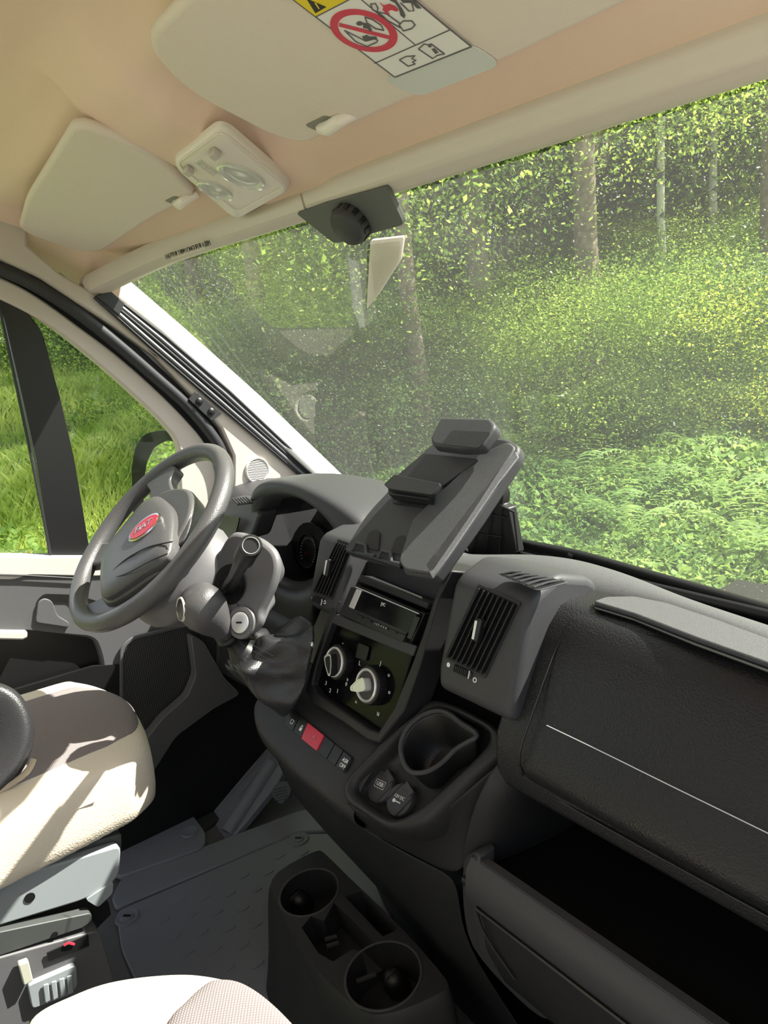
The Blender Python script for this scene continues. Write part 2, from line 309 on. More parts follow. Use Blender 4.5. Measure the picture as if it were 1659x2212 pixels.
b = MB(); b.prism(fillet(XP([(-80, 1350), (215, 1372), (225, 1420), (228, 1545), (-80, 1640)], -.87), .02, 4), (-.01, 0, 0)); b.build('map_pocket', BLK, door)
spk = fillet(XP([(262, 1400), (285, 1378), (420, 1345), (470, 1340), (470, 1440), (440, 1510), (410, 1540), (290, 1585), (262, 1575)], -.84), .03, 5)
b = MB(); b.ring(inset(spk, -.006), inset(spk, .004), (.006, 0, 0)); b.build('speaker_surround', DORG, door, bevel=.002)
gm = bpy.data.materials.new('perforated speaker grille'); gm.use_nodes = True; tt = gm.node_tree; bs = tt.nodes['Principled BSDF']; bs.inputs['Roughness'].default_value = .5
tc = tt.nodes.new('ShaderNodeTexCoord'); vo = tt.nodes.new('ShaderNodeTexVoronoi'); vo.inputs['Scale'].default_value = 150; vo.inputs['Randomness'].default_value = 0
rr = tt.nodes.new('ShaderNodeValToRGB'); rr.color_ramp.elements[0].position = .38; rr.color_ramp.elements[0].color = (.006, .006, .006, 1); rr.color_ramp.elements[1].position = .46; rr.color_ramp.elements[1].color = (.085, .085, .09, 1)
vo.voronoi_dimensions = '2D'; vo.inputs['Scale'].default_value = 190; sx_ = tt.nodes.new('ShaderNodeSeparateXYZ'); cx_ = tt.nodes.new('ShaderNodeCombineXYZ'); tt.links.new(tc.outputs['Object'], sx_.inputs[0]); tt.links.new(sx_.outputs[1], cx_.inputs[0]); tt.links.new(sx_.outputs[2], cx_.inputs[1]); tt.links.new(cx_.outputs[0], vo.inputs['Vector']); tt.links.new(vo.outputs['Distance'], rr.inputs[0]); tt.links.new(rr.outputs[0], bs.inputs['Base Color'])
b = MB(); b.prism(spk, (.003, 0, 0)); b.build('speaker_grille', gm, door, label='perforated black speaker grille')
# sill below the door opening
b = MB(); b.prism(fillet(XP([(412, 1370), (440, 1385), (485, 1465), (520, 1500), (464, 1530), (380, 1592), (318, 1690), (302, 1700), (300, 1619), (350, 1553), (405, 1505), (424, 1460)], -.80), .015, 3), (-.03, 0, 0)); b.build('baseboard_left', SILL, kind='structure', bevel=.006, label='grey sill moulding under the driver door')
b = MB(); b.prism(XP([(200, 1440), (420, 1420), (560, 1500), (640, 1620), (600, 1700), (300, 1900), (0, 2000), (0, 1500)], -.842), (-.01, 0, 0)); b.build('trim_5', BLK, kind='structure', smooth=False)
# ------------------------------------------------------------------ blind cassette along the header and its side rail
t = thing('blind_cassette', 'long cream roller blind cassette across the top of the windscreen', 'blind cassette', (0, -.02, 1.34))
prof = [(-.030, 1.409), (-.038, 1.394), (-.034, 1.374), (-.018, 1.364), (.004, 1.366), (.010, 1.41)]
xs0 = at(660, 430, 'y', -.03)[0]
_e = at(205, 641, 'x', -.845)
def cass(x, pr): k = (min(1, max(0, (-.45 - x) / .395))) ** 2; return [(x, y + k * (_e[1] + .018), z + k * (_e[2] - 1.364)) for y, z in pr]
b = MB(); b.loft([cass(x, prof) for x in np.linspace(-.845, xs0 - .001, 24)]); b.build('casing', HDR, t)
b = MB(); b.xprism(prof, xs0 + .001, 1.12); b.build('casing', HDR, t, bevel=.004)
b = MB(); b.loft([cass(x, [(p[0] * 1.05 - .001, p[1] - .001) for p in prof]) for x in (-.868, -.84)]); b.build('end_cap', HDR, t, bevel=.003)
b = MB(); b.box(at(405, 541, 'y', -.0385) + V(0, -.0005, 0), (.15, .001, .014)); lb = b.build('height_sticker', HDR, t)
text('HAUTEUR 2.80M LONGUEUR 6.00M', at(405, 541, 'y', -.0385) + V(0, -.0015, .0), (1, 0, 0), (0, -.25, 1), .0125, BPT, lb)
t = thing('blind_rail', 'dark ribbed blind guide rail running down the left pillar', 'rail', at(450, 850, 'x', -.83))
for k, (o1, r, mm) in enumerate(((0, .0055, ALU), (9, .0045, SEAL), (17, .005, ALU), (26, .004, SEAL), (-8, .004, SEAL))):
    b = MB(); b.tube(XP([(212 + o1, 640 - o1 * .2), (330 + o1, 742 - o1 * .6), (470 + o1, 862 - o1 * .6), (690 + o1 * .5, 1054 - o1 * .5)], -.828), r, 8); b.build('rail_strip', mm, t)
b = MB(); b.prism(XP([(200, 646), (236, 628), (360, 728), (500, 848), (705, 1048), (682, 1062), (468, 876), (322, 758)], -.836), (-.01, 0, 0)); b.build('rail_base', SEAL, t, smooth=False)
b = MB(); b.prism(XP([(208, 640), (232, 622), (270, 655), (258, 682)], -.822), (-.01, 0, 0)); b.build('rail_end_block', SEAL, t, bevel=.002)
t = thing('stud_plate', 'small black plate with two round studs on the pillar trim', 'plate', at(447, 877, 'x', -.83))
b = MB(); b.prism(fillet(XP([(405, 862), (422, 846), (478, 893), (455, 909)], -.832), .004, 3), (.006, 0, 0)); b.build('base', SEAL, t, bevel=.001)
for q in ((430, 867), (456, 889)):
    b = MB(); b.lathe(at(*q, 'x', -.827), (1, 0, 0), [(.009, -.002), (.009, .003), (.006, .006), (.002, .007)], 20, u=(0, 1, 0)); b.build('stud', BLK, t)
TWT = mat('tweeter cream', (.8, .76, .7), .5)
t = thing('pillar_tweeter', 'round cream slotted tweeter grille low on the pillar trim', 'tweeter', at(555, 1016, 'x', -.83))
c = at(555, 1016, 'x', -.834)
b = MB(); b.lathe(c, (1, 0, 0), [(.034, -.004), (.034, .003), (.031, .006), (.029, .004), (.028, 0)], 40, u=(0, 1, 0)); b.build('grille_ring', TWT, t)
b = MB(); b.lathe(c, (1, 0, 0), [(.0285, 0), (.0285, .001)], 32, u=(0, 1, 0)); b.build('grille_back', BLK, t)
b = MB()
for k in range(-6, 7):
    h = k * .0043; w = math.sqrt(max(0, .0285 ** 2 - h * h)); d = nrm((0, .9, -.25)); e = nrm((0, .25, .9)); b.box(c + V(.0025, 0, 0) + e * h, (.003, 2 * w, .0024), (1, 0, 0), d)
b.build('grille_slats', TWT, t)
# ------------------------------------------------------------------ plate with the knob in front of the mirror foot
t = thing('mirror_mount', 'grey plate with round black knob at the top of the windscreen', 'mount', at(755, 470, 'y', -.01))
KP = Plane(WP.p + WP.n * .022, WP.n)
b = MB(); b.prism(fillet(KP.pts([(640, 462), (700, 440), (833, 404), (872, 486), (722, 528)]), [.004, .002, .002, .008, .012], 4), KP.n * -.008); b.build('plate', mat('mount grey', (.10, .105, .10), .6), t, bevel=.001)
b = MB(); b.lathe(KP(764, 476), KP.n, [(.027, 0), (.027, .014), (.024, .020), (.021, .022), (.0, .024)], 40); b.build('knob', DKG, t)
b = MB()
for k in range(12):
    a = k * math.pi / 6; b.box(KP(764, 476) + (KP.u * math.cos(a) + KP.v * math.sin(a)) * .0265 + KP.n * .007, (.004, .007, .011), KP.u * math.cos(a) + KP.v * math.sin(a), KP.v * math.cos(a) - KP.u * math.sin(a))
b.build('knob_grip', BLK, t, bevel=.001)
b = MB(); b.prism(fillet([KP.loc(*p_, 0) + V(0, .03, -.012) for p_ in ()] or KP.pts([(800, 520), (872, 512), (866, 560), (815, 640), (792, 668)], -.03), .004, 3), KP.n * -.004); b.build('mirror_foot_cover', VIS, t, label='pale wedge hanging behind the plate')
# ------------------------------------------------------------------ sun visors
def visor(px, label, corners_r, th=.016):
    t = thing('sun_visor', label, 'sun visor', CE(*px[0]))
    P = fillet(CE.pts(px, .012), corners_r, 6); b = MB(); b.prism(P, CE.n * -th); b.build('visor_body', VIS, t, bevel=.007, seg=4); return t
pv = visor([(306, 92), (395, 196), (590, 296), (662, 314), (716, 286), (768, 270), (905, 207), (1084, 137), (1420, -20), (900, -250), (480, -80)], 'large cream passenger sun visor with a warning sticker', [.035, .04, .03, .02, .02, .02, .03, .03, .02, .02, .03])
dv = visor([(158, 268), (56, 432), (40, 492), (62, 507), (175, 546), (222, 543), (334, 468), (424, 424), (355, 352), (262, 304)], 'smaller cream driver sun visor left of the lamp', [.03, .05, .05, .03, .04, .02, .05, .03, .03, .03])
for tt_, a in ((pv, (712, 264)), (dv, (388, 432))):
    c = CE(*a, .013); b = MB(); b.tube([c + V(-.022, .004, 0), c + V(.0, -.002, -.006), c + V(.020, -.002, -.004), c + V(.032, .016, .004)], [.007, .008, .007, .006], 10); b.build('visor_clip', LMP, tt_)
    b = MB(); b.prism(fillet([c + V(-.034, -.010, .0052), c + V(.008, -.010, .0052), c + V(.012, .012, -.003), c + V(-.030, .012, -.003)], .006, 3), CE.n * .001); b.build('clip_notch', mat('notch shade grey', (.25, .235, .205), .8), tt_)
b = MB(); b.prism(fillet(CE.pts([(828, 170), (905, 207), (1084, 137), (1018, 92)], .0125), .012, 4), CE.n * .0012); b.build('sticker_backing', mat('glossy tape', (.62, .64, .60), .2), pv)
CS = Plane(CE(853, 165, .0135), CE.n, CE(1018, 95, .0135) - CE(853, 165, .0135))
st = MB(); cs = [(853, 165), (1018, 95), (880, -60), (700, -130), (560, -90)]
cnr = [CS(853, 165), CS(1018, 95)]; up = nrm(CS(640, 0) - CS(853, 165)); up = nrm(up - CS.u * np.dot(up, CS.u)); Wd = np.linalg.norm(cnr[1] - cnr[0])
def SL(a, c, off=0.): return cnr[0] + CS.u * a * Wd + up * c * Wd + CS.n * off
def Z(l, o=.0009): return [CS(600 + a / 3.318, c / 3.318, o) for a, c in l]
b = MB(); b.prism([CS(853, 167), CS(1018, 101), CS(971, 65), CS(845, -40), CS(700, -160), CS(590, -95), CS(509, -95), CS(641, 5)], CS.n * .0005); sk = b.build('warning_sticker', STK, pv, smooth=False, label='white warning sticker with red prohibition ring')
SLN = mat('grey print line', (.12, .11, .12), .5)
b = MB()
for p_, q_, w_ in (((853, 167), (1018, 101), .0016), ((853, 167), (509, -95), .0013), ((1018, 101), (800, -80), .0013), ((809, 137), (971, 65), .0012), ((897, 97), (700, -68), .0010), ((681, 37), (840, -45), .0012)):
    p, q = CS(*p_, .0007), CS(*q_, .0007); b.box((p + q) / 2, (np.linalg.norm(q - p), w_, .0003), q - p, np.cross(CS.n, q - p))
b.build('sticker_lines', SLN, sk, smooth=False)
b = MB(); b.prism([CS(680, 36, .0006), CS(838, -46, .0006), CS(680, -150, .0006), CS(511, -94, .0006), CS(642, 5, .0006)], CS.n * .0001); yl = b.build('sticker_heading', YLW, sk, smooth=False, label='yellow heading band')
b = MB(); b.prism(Z([(205, -10), (270, 95), (348, 50)]), CS.n * .0001); b.build('warning_triangle', BPT, yl, smooth=False); b = MB(); b.prism(Z([(262, 20), (275, 20), (300, 62), (294, 66)], .0011), CS.n * .0001); b.build('triangle_mark', YLW, yl, smooth=False)
C0 = SL(.305, .648, .0007); rr_ = Wd * .30
def cir(r, o=0.): return [C0 + CS.n * o + (CS.u * math.cos(k) + up * math.sin(k)) * r for k in np.linspace(0, 2 * math.pi, 48, endpoint=False)]
def picto(nm, m_, polys=(), lines=(), w=.0006):
    for k_, pl in enumerate(polys):
        b = MB(); b.prism(Z(pl), CS.n * .0002); b.build(nm, m_, sk, smooth=False)
    for pl in lines:
        b = MB(); b.tube(Z(pl), w, 5); b.build(nm, SLN, sk)
def disc(x, y, rx, ry, n=14): return [(x + rx * math.cos(k * 2 * math.pi / n), y + ry * math.sin(k * 2 * math.pi / n)) for k in range(n)]
GRY = mat('grey print', (.10, .095, .10), .5)
picto('child_seat_mark', GRY, [disc(587, 168, 24, 15), [(610, 165), (650, 170), (676, 215), (668, 226), (640, 205), (612, 200)], [(605, 262), (640, 250), (655, 262), (700, 262), (715, 275), (650, 285), (620, 292)]], [[(478, 218), (630, 295), (700, 278), (716, 290), (712, 302), (640, 333), (560, 300), (478, 218)], [(625, 122), (640, 165), (700, 205), (760, 218), (740, 180), (680, 140), (625, 122)]])
picto('airbag_mark', RDP, [[(725, 15), (760, 40), (800, 28), (840, 45), (868, 72), (850, 82), (815, 70), (790, 80), (802, 105), (780, 98), (750, 70), (757, 48)]])
picto('passenger_mark', GRY, [[(800, 0), (840, -10), (890, 60), (915, 110), (908, 132), (880, 110), (868, 60), (840, 20)], [(900, 20), (880, 0), (960, -20), (1030, 60), (1000, 60), (960, 20)]], [[(665, 30), (700, 25), (718, 60), (710, 85), (680, 70), (665, 30)], [(718, 85), (780, 100), (870, 165), (880, 200), (790, 150), (718, 85)], [(870, 180), (900, 150), (960, 150), (985, 180), (960, 205), (900, 222), (870, 180)], [(880, 20), (940, 80), (975, 78), (960, 20)]])
picto('manual_mark', GRY, [disc(1090, 330, 13, 9), [(1102, 352), (1124, 346), (1152, 376), (1130, 386)]], [[(1008, 352), (1050, 315), (1075, 322), (1100, 315), (1195, 388), (1165, 392), (1140, 400), (1110, 420), (1008, 352)]])
picto('hand_mark', GRY, [], [[(872, 430), (920, 405), (985, 400), (960, 420), (990, 432), (965, 445), (985, 458), (935, 475), (872, 430)]])
b = MB(); b.ring(cir(rr_), cir(rr_ * .77), CS.n * .0005); p, q = CS(600 + 440 / 3.318, 178 / 3.318, .0011), CS(600 + 800 / 3.318, 270 / 3.318, .0011); b.box((p + q) / 2, (np.linalg.norm(q - p), .0045, .0004), q - p, np.cross(CS.n, q - p)); b.build('prohibition_ring', RDP, sk, smooth=False)
# ------------------------------------------------------------------ roof lamp
t = thing('roof_lamp', 'cream square interior lamp with two round lenses on the headliner', 'lamp', CE(500, 365))
lp = [(369, 345), (478, 262), (636, 398), (512, 468)]
b = MB(); o_ = fillet(CE.pts(lp, .010), .028, 6); b.loft([[p - CE.n * .006 for p in o_], o_, [p + CE.n * .006 for p in shrink(o_, .97)], [p + CE.n * .009 for p in shrink(o_, .92)]]); hs = b.build('lamp_housing', LMP, t, bevel=.001)
b = MB(); i_ = fillet(CE.pts([(380, 352), (479, 279), (622, 398), (514, 458)], .0185), .02, 5); b.ring(i_, shrink(i_, .975), CE.n * .002); b.build('lens_frame', LMP, t, bevel=.0006)
for a, s1 in (((464, 411), .030), ((521, 381), .038)):
    c = CE(*a, .0205); b = MB(); uu = nrm(CE(636, 398) - CE(478, 262)); b.lathe(c, CE.n, [(s1 * .98, -.003), (s1, .0025), (s1 * .9, .003), (s1 * .82, .0), (s1 * .75, -.001), (s1 * .3, .001), (0, .001)], 36, .72, uu); b.build('lamp_lens', LNS, t, label='round clear reading lens')
for a in ((408, 365), (465, 328)):
    c = CE(*a, .0205); b = MB(); b.box(c + CE.n * .003, (.020, .015, .008), nrm(CE(480, 281) - CE(386, 350)), nrm(CE(617, 398) - CE(480, 281))); b.build('lamp_switch', mat('lamp switch mauve', (.52, .45, .42), .4), t, bevel=.002)
b = MB(); e1 = nrm(CE(480, 281) - CE(386, 350)); e2 = nrm(CE(617, 398) - CE(480, 281)); c = CE(446, 362, .0195)
for k in range(9): b.box(c + e2 * (k - 4) * .0045, (.018, .0016, .002), e1, e2)
b.build('lamp_ribs', LNS, t)
# ================================================================== DASHBOARD
dash = thing('dashboard', 'dark grey van dashboard with upright centre stack, air vents and long passenger shelf', 'dashboard', (.1, .1, .6))
def smooth_prof(pts, n=5): return [tuple(p) for p in smoothline([(0, *q) for q in pts], n)]
def yz(l): return [(p[1], p[2]) if len(p) == 3 else p for p in l]
# underlying body on the driver side, behind the instruments
b = MB(); b.xprism(yz(smooth_prof([(.50, .60), (.42, .70), (.30, .76), (.20, .81), (.13, .832), (.085, .832), (.06, .80), (.05, .70), (.075, .58), (.14, .50), (.30, .48)], 4)), -.19, .30); b.build('dash_body', DK, dash, bevel=.004)
b = MB(); b.xprism(yz(smooth_prof([(.50, .70), (.44, .77), (.34, .80), (.24, .76), (.20, .66), (.10, .64), (.05, .61), (.075, .53), (.14, .47), (.30, .45)], 4)), -.61, -.19); b.build('dash_body', DK, dash, bevel=.004)
b = MB(); b.xprism(yz(smooth_prof([(.50, .70), (.44, .79), (.30, .845), (.18, .85), (.11, .82), (.09, .70), (.10, .58), (.16, .50), (.30, .48)], 4)), -.838, -.61); b.build('dash_body', DKG, dash, bevel=.004)
# dash top running to the windscreen
crest = [(905, 1196), (960, 1199), (1035, 1204), (1129, 1201), (1188, 1207), (1250, 1217), (1343, 1247), (1439, 1290), (1545, 1326), (1659, 1364), (1800, 1412), (2000, 1490)]
front = [(880, 1215), (930, 1222), (1000, 1225), (1080, 1226), (1130, 1226), (1185, 1238), (1280, 1268), (1420, 1302), (1530, 1342), (1659, 1395), (1800, 1450), (2000, 1530)]
cz = (.835, .838, .845, .85, .853, .853, .850, .850, .850, .850, .850, .850)
cr = [at(*q, 'z', z) for q, z in zip(crest, cz)]; ff = [at(*q, 'z', z) for q, z in zip(front, cz)]
b = MB(); b.loft([[p + V(0, -.02, -.06) for p in ff], ff, cr, [p + V(0, .03, -.012) for p in cr], [p + V(0, .09, -.06) for p in cr], [V(p[0], p[1] + .16, .68) for p in cr]], False); b.build('dash_top', DKT, dash, sub=2, solid=.006)
b = MB(); b.loft([[(x, y, z) for x in (-.2, -.1, .0)] for y, z in ((.11, .842), (.16, .835), (.26, .79), (.45, .70))], False); b.build('dash_top', DKT, dash, sub=1, solid=.006)
# --- passenger side: padded upper panel, groove, airbag cover
gp = [(.072, .846), (.052, .842), (.030, .824), (.004, .788), (-.024, .738), (-.044, .700), (-.052, .678), (-.046, .660), (-.036, .652)]
gps = yz(smooth_prof(gp, 4))
x0g = .345
def seamx(i, n):            # left edge of the cover follows the photographed seam
    return x0g
cov_rows = []
for (y, z) in gps:
    # left edge x: nearest x on the seam polyline for this height
    cov_rows.append((y, z))
seam3 = [at(1285, 1322, 'y', .072), at(1240, 1345, 'y', .052), at(1215, 1385, 'y', .030), at(1190, 1445, 'y', .004), at(1160, 1530, 'y', -.024), at(1135, 1600, 'y', -.044), at(1127, 1640, 'y', -.052), at(1135, 1670, 'y', -.046), at(1150, 1690, 'y', -.036)]
sx = np.interp(range(len(gps)), np.linspace(0, len(gps) - 1, 9), [p[0] for p in seam3])
print('seam x', [round(p[0], 3) for p in seam3], 'z', [round(p[2], 3) for p in seam3], [q[1] for q in gp])
b = MB(); b.loft([[(x0 + d, y - o_, z) for d, o_ in ((0, -.006), (.001, -.001), (.006, .0), (.25, .004), (.5, .006), (.80, .002))] for (y, z), x0 in zip(gps, sx)], False); b.build('airbag_cover', DKL, dash, solid=.006, label='grained cover above the passenger shelf')
b = MB(); b.tube(smoothline([p + V(-.002, -.002, .001) for p in seam3] + [V(.45, -.0465, .652), V(.8, -.0455, .652), V(1.12, -.045, .652)], 4), .0016, 6); b.build('cover_seam', BLK, dash)
fr = [(.17, .74), (.165, .815), (.145, .838), (.12, .848), (.09, .850), (.076, .849), (.058, .846), (.034, .826), (.008, .786), (-.020, .736), (-.040, .70), (-.044, .672), (-.044, .650), (-.040, .628), (-.030, .622), (.0, .640), (.12, .65), (.17, .68)]
b = MB(); b.xprism(fr, .272, 1.13); b.build('panel_frame', DKL, dash, bevel=.006, seg=3)
b = MB(); b.tube(smoothline([at(1181, 1567, 'y', -.0375), at(1300, 1624, 'y', -.0385), at(1450, 1698, 'y', -.0385), at(1659, 1800, 'y', -.038), at(1800, 1870, 'y', -.038)], 4), .0006, 6); b.build('scratch_line', SIL, dash)
b = MB(); gq_ = [(1279, 1304), (1290, 1299), (1369, 1327), (1501, 1378), (1659, 1435), (1800, 1490), (1800, 1516), (1659, 1453), (1501, 1395), (1369, 1341), (1286, 1316)]; b.prism([at(a, c, 'z', .8515) for a, c in gq_], (0, 0, .001)); b.build('top_groove', BLK, dash)
b = MB(); b.prism(fillet([at(a, c, 'z', .858) for a, c in [(1281, 1298), (1310, 1288), (1370, 1287), (1440, 1301), (1545, 1336), (1659, 1378), (1800, 1430), (1800, 1486), (1659, 1431), (1501, 1375), (1369, 1324)]], .004, 2), (0, 0, -.007)); b.build('top_mat', DKT, dash, bevel=.002)
# --- open shelf under it
lipz = at(1021, 1846, 'y', -.075); print('lip', lipz)
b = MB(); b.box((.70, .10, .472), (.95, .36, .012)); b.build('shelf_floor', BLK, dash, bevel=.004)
b = MB(); b.box((.70, .38, .69), (.95, .50, .02)); b.build('dash_sun_cover', BLK, dash)  # unseen cover added to stop sun leaking onto the shelf
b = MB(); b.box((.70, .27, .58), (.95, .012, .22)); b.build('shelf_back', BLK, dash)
lx = lipz[0]
lp_ = [(-.062, lipz[2] - .004), (-.078, lipz[2]), (-.090, lipz[2] - .014), (-.094, lipz[2] - .045), (-.088, lipz[2] - .062), (-.070, lipz[2] - .064), (-.064, lipz[2] - .05)]
b = MB(); b.xprism(lp_, lx, 1.13); b.build('shelf_lip', DKG, dash, bevel=.0015, seg=2)
b = MB(); b.xprism([(-.0625, lipz[2] - .0038), (-.0775, lipz[2] - .0002), (-.0775, lipz[2] + .0008), (-.0625, lipz[2] - .0028)], lx + .004, 1.13); b.build('lip_edge', DKT, dash, label='paler top edge of the shelf with the light painted in')  # light on the lip's upper edge put into a paler strip
b = MB(); b.tube([V(lx + .016, -.0895, lipz[2] - .0655), V(1.12, -.0895, lipz[2] - .0655)], .0028, 6); b.tube(smoothline([V(lx + .016, -.0895, lipz[2] - .0655), V(lx + .02, -.087, lipz[2] - .09), V(lx + .035, -.084, lipz[2] - .115), V(lx + .07, -.080, lipz[2] - .145)], 4), .0018, 6); b.build('drawer_gap', BLK, dash)
b = MB(); b.xprism([(-.074, lipz[2] - .058), (-.082, lipz[2] - .066), (-.078, lipz[2] - .14), (-.05, lipz[2] - .21), (.0, lipz[2] - .26), (.06, lipz[2] - .26), (.06, lipz[2] - .06)], lx + .012, 1.13); b.build('lower_drawer', DK, dash, bevel=.012, seg=4)
b = MB(); fcu = [at(1000, 1870, 'y', -.068), at(1012, 1846, 'y', -.072), at(1035, 1850, 'y', -.078), at(1028, 1935, 'y', -.088), at(1040, 1990, 'y', -.083), at(1085, 2060, 'y', -.07), at(1150, 2130, 'y', -.05), at(1210, 2190, 'y', -.03), at(1170, 2200, 'y', -.03), at(1090, 2130, 'y', -.045), at(1020, 2045, 'y', -.06), at(1000, 1960, 'y', -.07)]
b.prism(smoothline(fcu, 3, True), (0, .03, 0)); b.build('shelf_end_trim', DKG, dash, bevel=.003)
b = MB(); b.prism(fillet([at(1245, 2135, 'y', -.072), at(1380, 2225, 'y', -.075), at(1400, 2300, 'y', -.06), at(1250, 2225, 'y', -.06)], .01, 3), (0, .01, 0)); b.build('drawer_pad', DKG, dash, bevel=.002)
# --- centre stack: surround, recess, shelf slot
def SP(l, off=0.): return [S(a, c, off) for a, c in l]
souter = [(750, 1180), (975, 1215), (975, 1232), (948, 1290), (925, 1370), (905, 1440), (872, 1535), (818, 1606), (795, 1600), (740, 1560), (678, 1522), (658, 1492), (668, 1450), (690, 1385), (715, 1310)]
sinner = [(775, 1192), (955, 1222), (958, 1240), (935, 1300), (912, 1370), (888, 1437), (850, 1530), (817, 1582), (795, 1574), (738, 1534), (686, 1500), (673, 1478), (682, 1440), (706, 1370), (733, 1300)]
b = MB(); so3 = SP(souter, .010); si3 = SP(sinner, .010)
for k_ in (0, 1): so3[k_] = S(*souter[k_], -.045); si3[k_] = S(*sinner[k_], -.045)
b.ring(so3, si3, S.n * -.05); b.build('stack_surround', DK, dash, bevel=.003)
b = MB(); b.prism([S(a, c, -.004) for a, c in [(715, 1335), (893, 1407), (860, 1520), (822, 1585), (797, 1578), (738, 1537), (680, 1500), (670, 1478), (685, 1430)]], S.n * -.01)
clim = b.build('climate_panel', GBL, dash, bevel=.002, label='glossy black heater panel')
b = MB(); b.prism(SP([(722, 1322), (905, 1395), (897, 1418), (716, 1344)], .002), S.n * .006); b.build('stack_bar', DKG, dash, bevel=.002)
b = MB(); b.prism(SP([(740, 1205), (960, 1240), (925, 1345), (895, 1400), (715, 1330)], -.03), S.n * -.01); b.build('stack_recess', BLK, dash)
b = MB(); b.prism(SP([(778, 1242), (926, 1301), (921, 1316), (770, 1255)], .0), S.n * -.03); b.build('slot_shelf', DK, dash, bevel=.002)
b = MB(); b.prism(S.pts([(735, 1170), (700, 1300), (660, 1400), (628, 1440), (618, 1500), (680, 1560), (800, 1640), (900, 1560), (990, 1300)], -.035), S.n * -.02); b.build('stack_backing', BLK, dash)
# heater dials
def dial(c, r, knobdir, lab):
    d = MB(); C_ = S(*c, .0); d.lathe(C_, S.n, [(r, -.006), (r, .010), (r * .97, .012), (r * .8, .013)], 40); o = d.build('heater_dial', BLK, dash, bevel=.0005, label=lab)
    d = MB(); d.lathe(C_, S.n, [(r * .86, .011), (r * .86, .015), (r * .80, .0165), (r * .74, .0155), (r * .70, .012)], 40, cap=(False, False)); d.build('dial_ring', SIL, o)
    d = MB(); d.lathe(C_, S.n, [(r * .72, .010), (r * .72, .0125), (r * .5, .014), (.0, .0145)], 32); d.build('dial_face', DKG, o)
    k = nrm(S.u * math.cos(knobdir) + S.v * math.sin(knobdir)); w = np.cross(S.n, k); z = S.n * .012
    pts = [C_ - k * r * .45 + w * r * .05 + z, C_ - k * r * .38 + w * r * .34 + z, C_ + k * r * .2 + w * r * .30 + z, C_ + k * r * .80 + w * r * .10 + z, C_ + k * r * .80 - w * r * .10 + z, C_ + k * r * .2 - w * r * .30 + z, C_ - k * r * .38 - w * r * .34 + z]
    d = MB(); d.prism(fillet(pts, r * .15, 3), S.n * .014); d.build('dial_grip', BLK if lab.startswith('left') else SIL, o, bevel=.0015)
    d = MB(); d.ring(fillet([p + S.n * .0142 for p in pts], r * .15, 3), shrink(fillet([p + S.n * .0142 for p in pts], r * .15, 3), .8), S.n * .0006); d.build('grip_outline', SIL, o)
    d = MB()
    for j in range(30):
        a = j * math.pi / 15; e = S.u * math.cos(a) + S.v * math.sin(a); d.box(C_ + e * (r + .0003) + S.n * .003, (.0008, .0022, .012), e, np.cross(S.n, e))
    d.build('dial_knurl', BLK, o); return o
d1 = dial((737, 1430), .0285, math.radians(-62), 'left heater dial with silver ring')
d2 = dial((806, 1480), .0300, math.radians(-150), 'right heater dial with silver pointer grip')
b = MB(); b.prism(fillet(SP([(777, 1388), (800, 1397), (793, 1428), (770, 1420)], -.003), .003, 3), S.n * .003); hb = b.build('defrost_button', BLK, dash, bevel=.001)
tv = (S.u, S.v)
for s_, q, z_ in (('3', (704, 1476), .010), ('2', (713, 1492), .010), ('1', (729, 1493), .010), ('0', (748, 1478), .009), ('*', (750, 1471), .011), ('^', (740, 1393), .010), ('L', (777, 1433), .010), ('J', (822, 1433), .010), ('o', (840, 1458), .009), ('o', (841, 1495), .009), ('=', (769, 1517), .010), ('u', (817, 1541), .012), ('*', (778, 1412), .007)):
    text(s_, S(*q, -.0035), *tv, z_, WPT, clim)
# radio
rad = thing('car_radio', 'black single slot car radio with a dark display in the stack', 'radio', S(828, 1325))
rc = [(768, 1262), (917, 1324), (886, 1394), (740, 1330)]
b = MB(); b.prism(SP([(a, c) for a, c in rc], .004), S.n * -.06); b.build('radio_case', BLK, rad, bevel=.002)
b = MB(); b.prism(fillet(SP([(771, 1268), (911, 1327), (882, 1388), (745, 1327)], .004), .003, 3), S.n * .012); fc = b.build('radio_front', BLK, rad, bevel=.002)
b = MB(); b.prism(SP([(784, 1277), (902, 1327), (888, 1369), (768, 1316)], .0165), S.n * .0012); b.build('radio_display', GBL, fc, label='dark glossy display')
b = MB(); b.prism(fillet(SP([(772, 1272), (783, 1276), (766, 1316), (755, 1311)], .0165), .001, 2), S.n * .002); b.build('radio_side_key', SIL, fc, bevel=.0005, label='silver key strip')
b = MB(); b.prism(fillet(SP([(898, 1330), (909, 1334), (890, 1382), (881, 1378)], .0165), .001, 2), S.n * .002); b.build('radio_side_key', BLK, fc, bevel=.0005)
for k in range(6):
    a = 770 + k * 18.5; c = 1326 + k * 8.1; b = MB(); b.prism(SP([(a, c), (a + 15, c + 6.4), (a + 13.5, c + 11), (a - 1.5, c + 4.4)], .0165), S.n * .0015); b.build('preset_key', BLK, fc, bevel=.0004)
text('JVC', S(828, 1306, .0182), *tv, .007, WPT, fc); text('1  2  3   4   5   6', S(822, 1352, .0178), *tv, .0045, WPT, fc)
b = MB(); b.tube(SP([(768, 1268), (905, 1326)], .015), .0008, 6); b.build('disc_slot', SIL, fc)
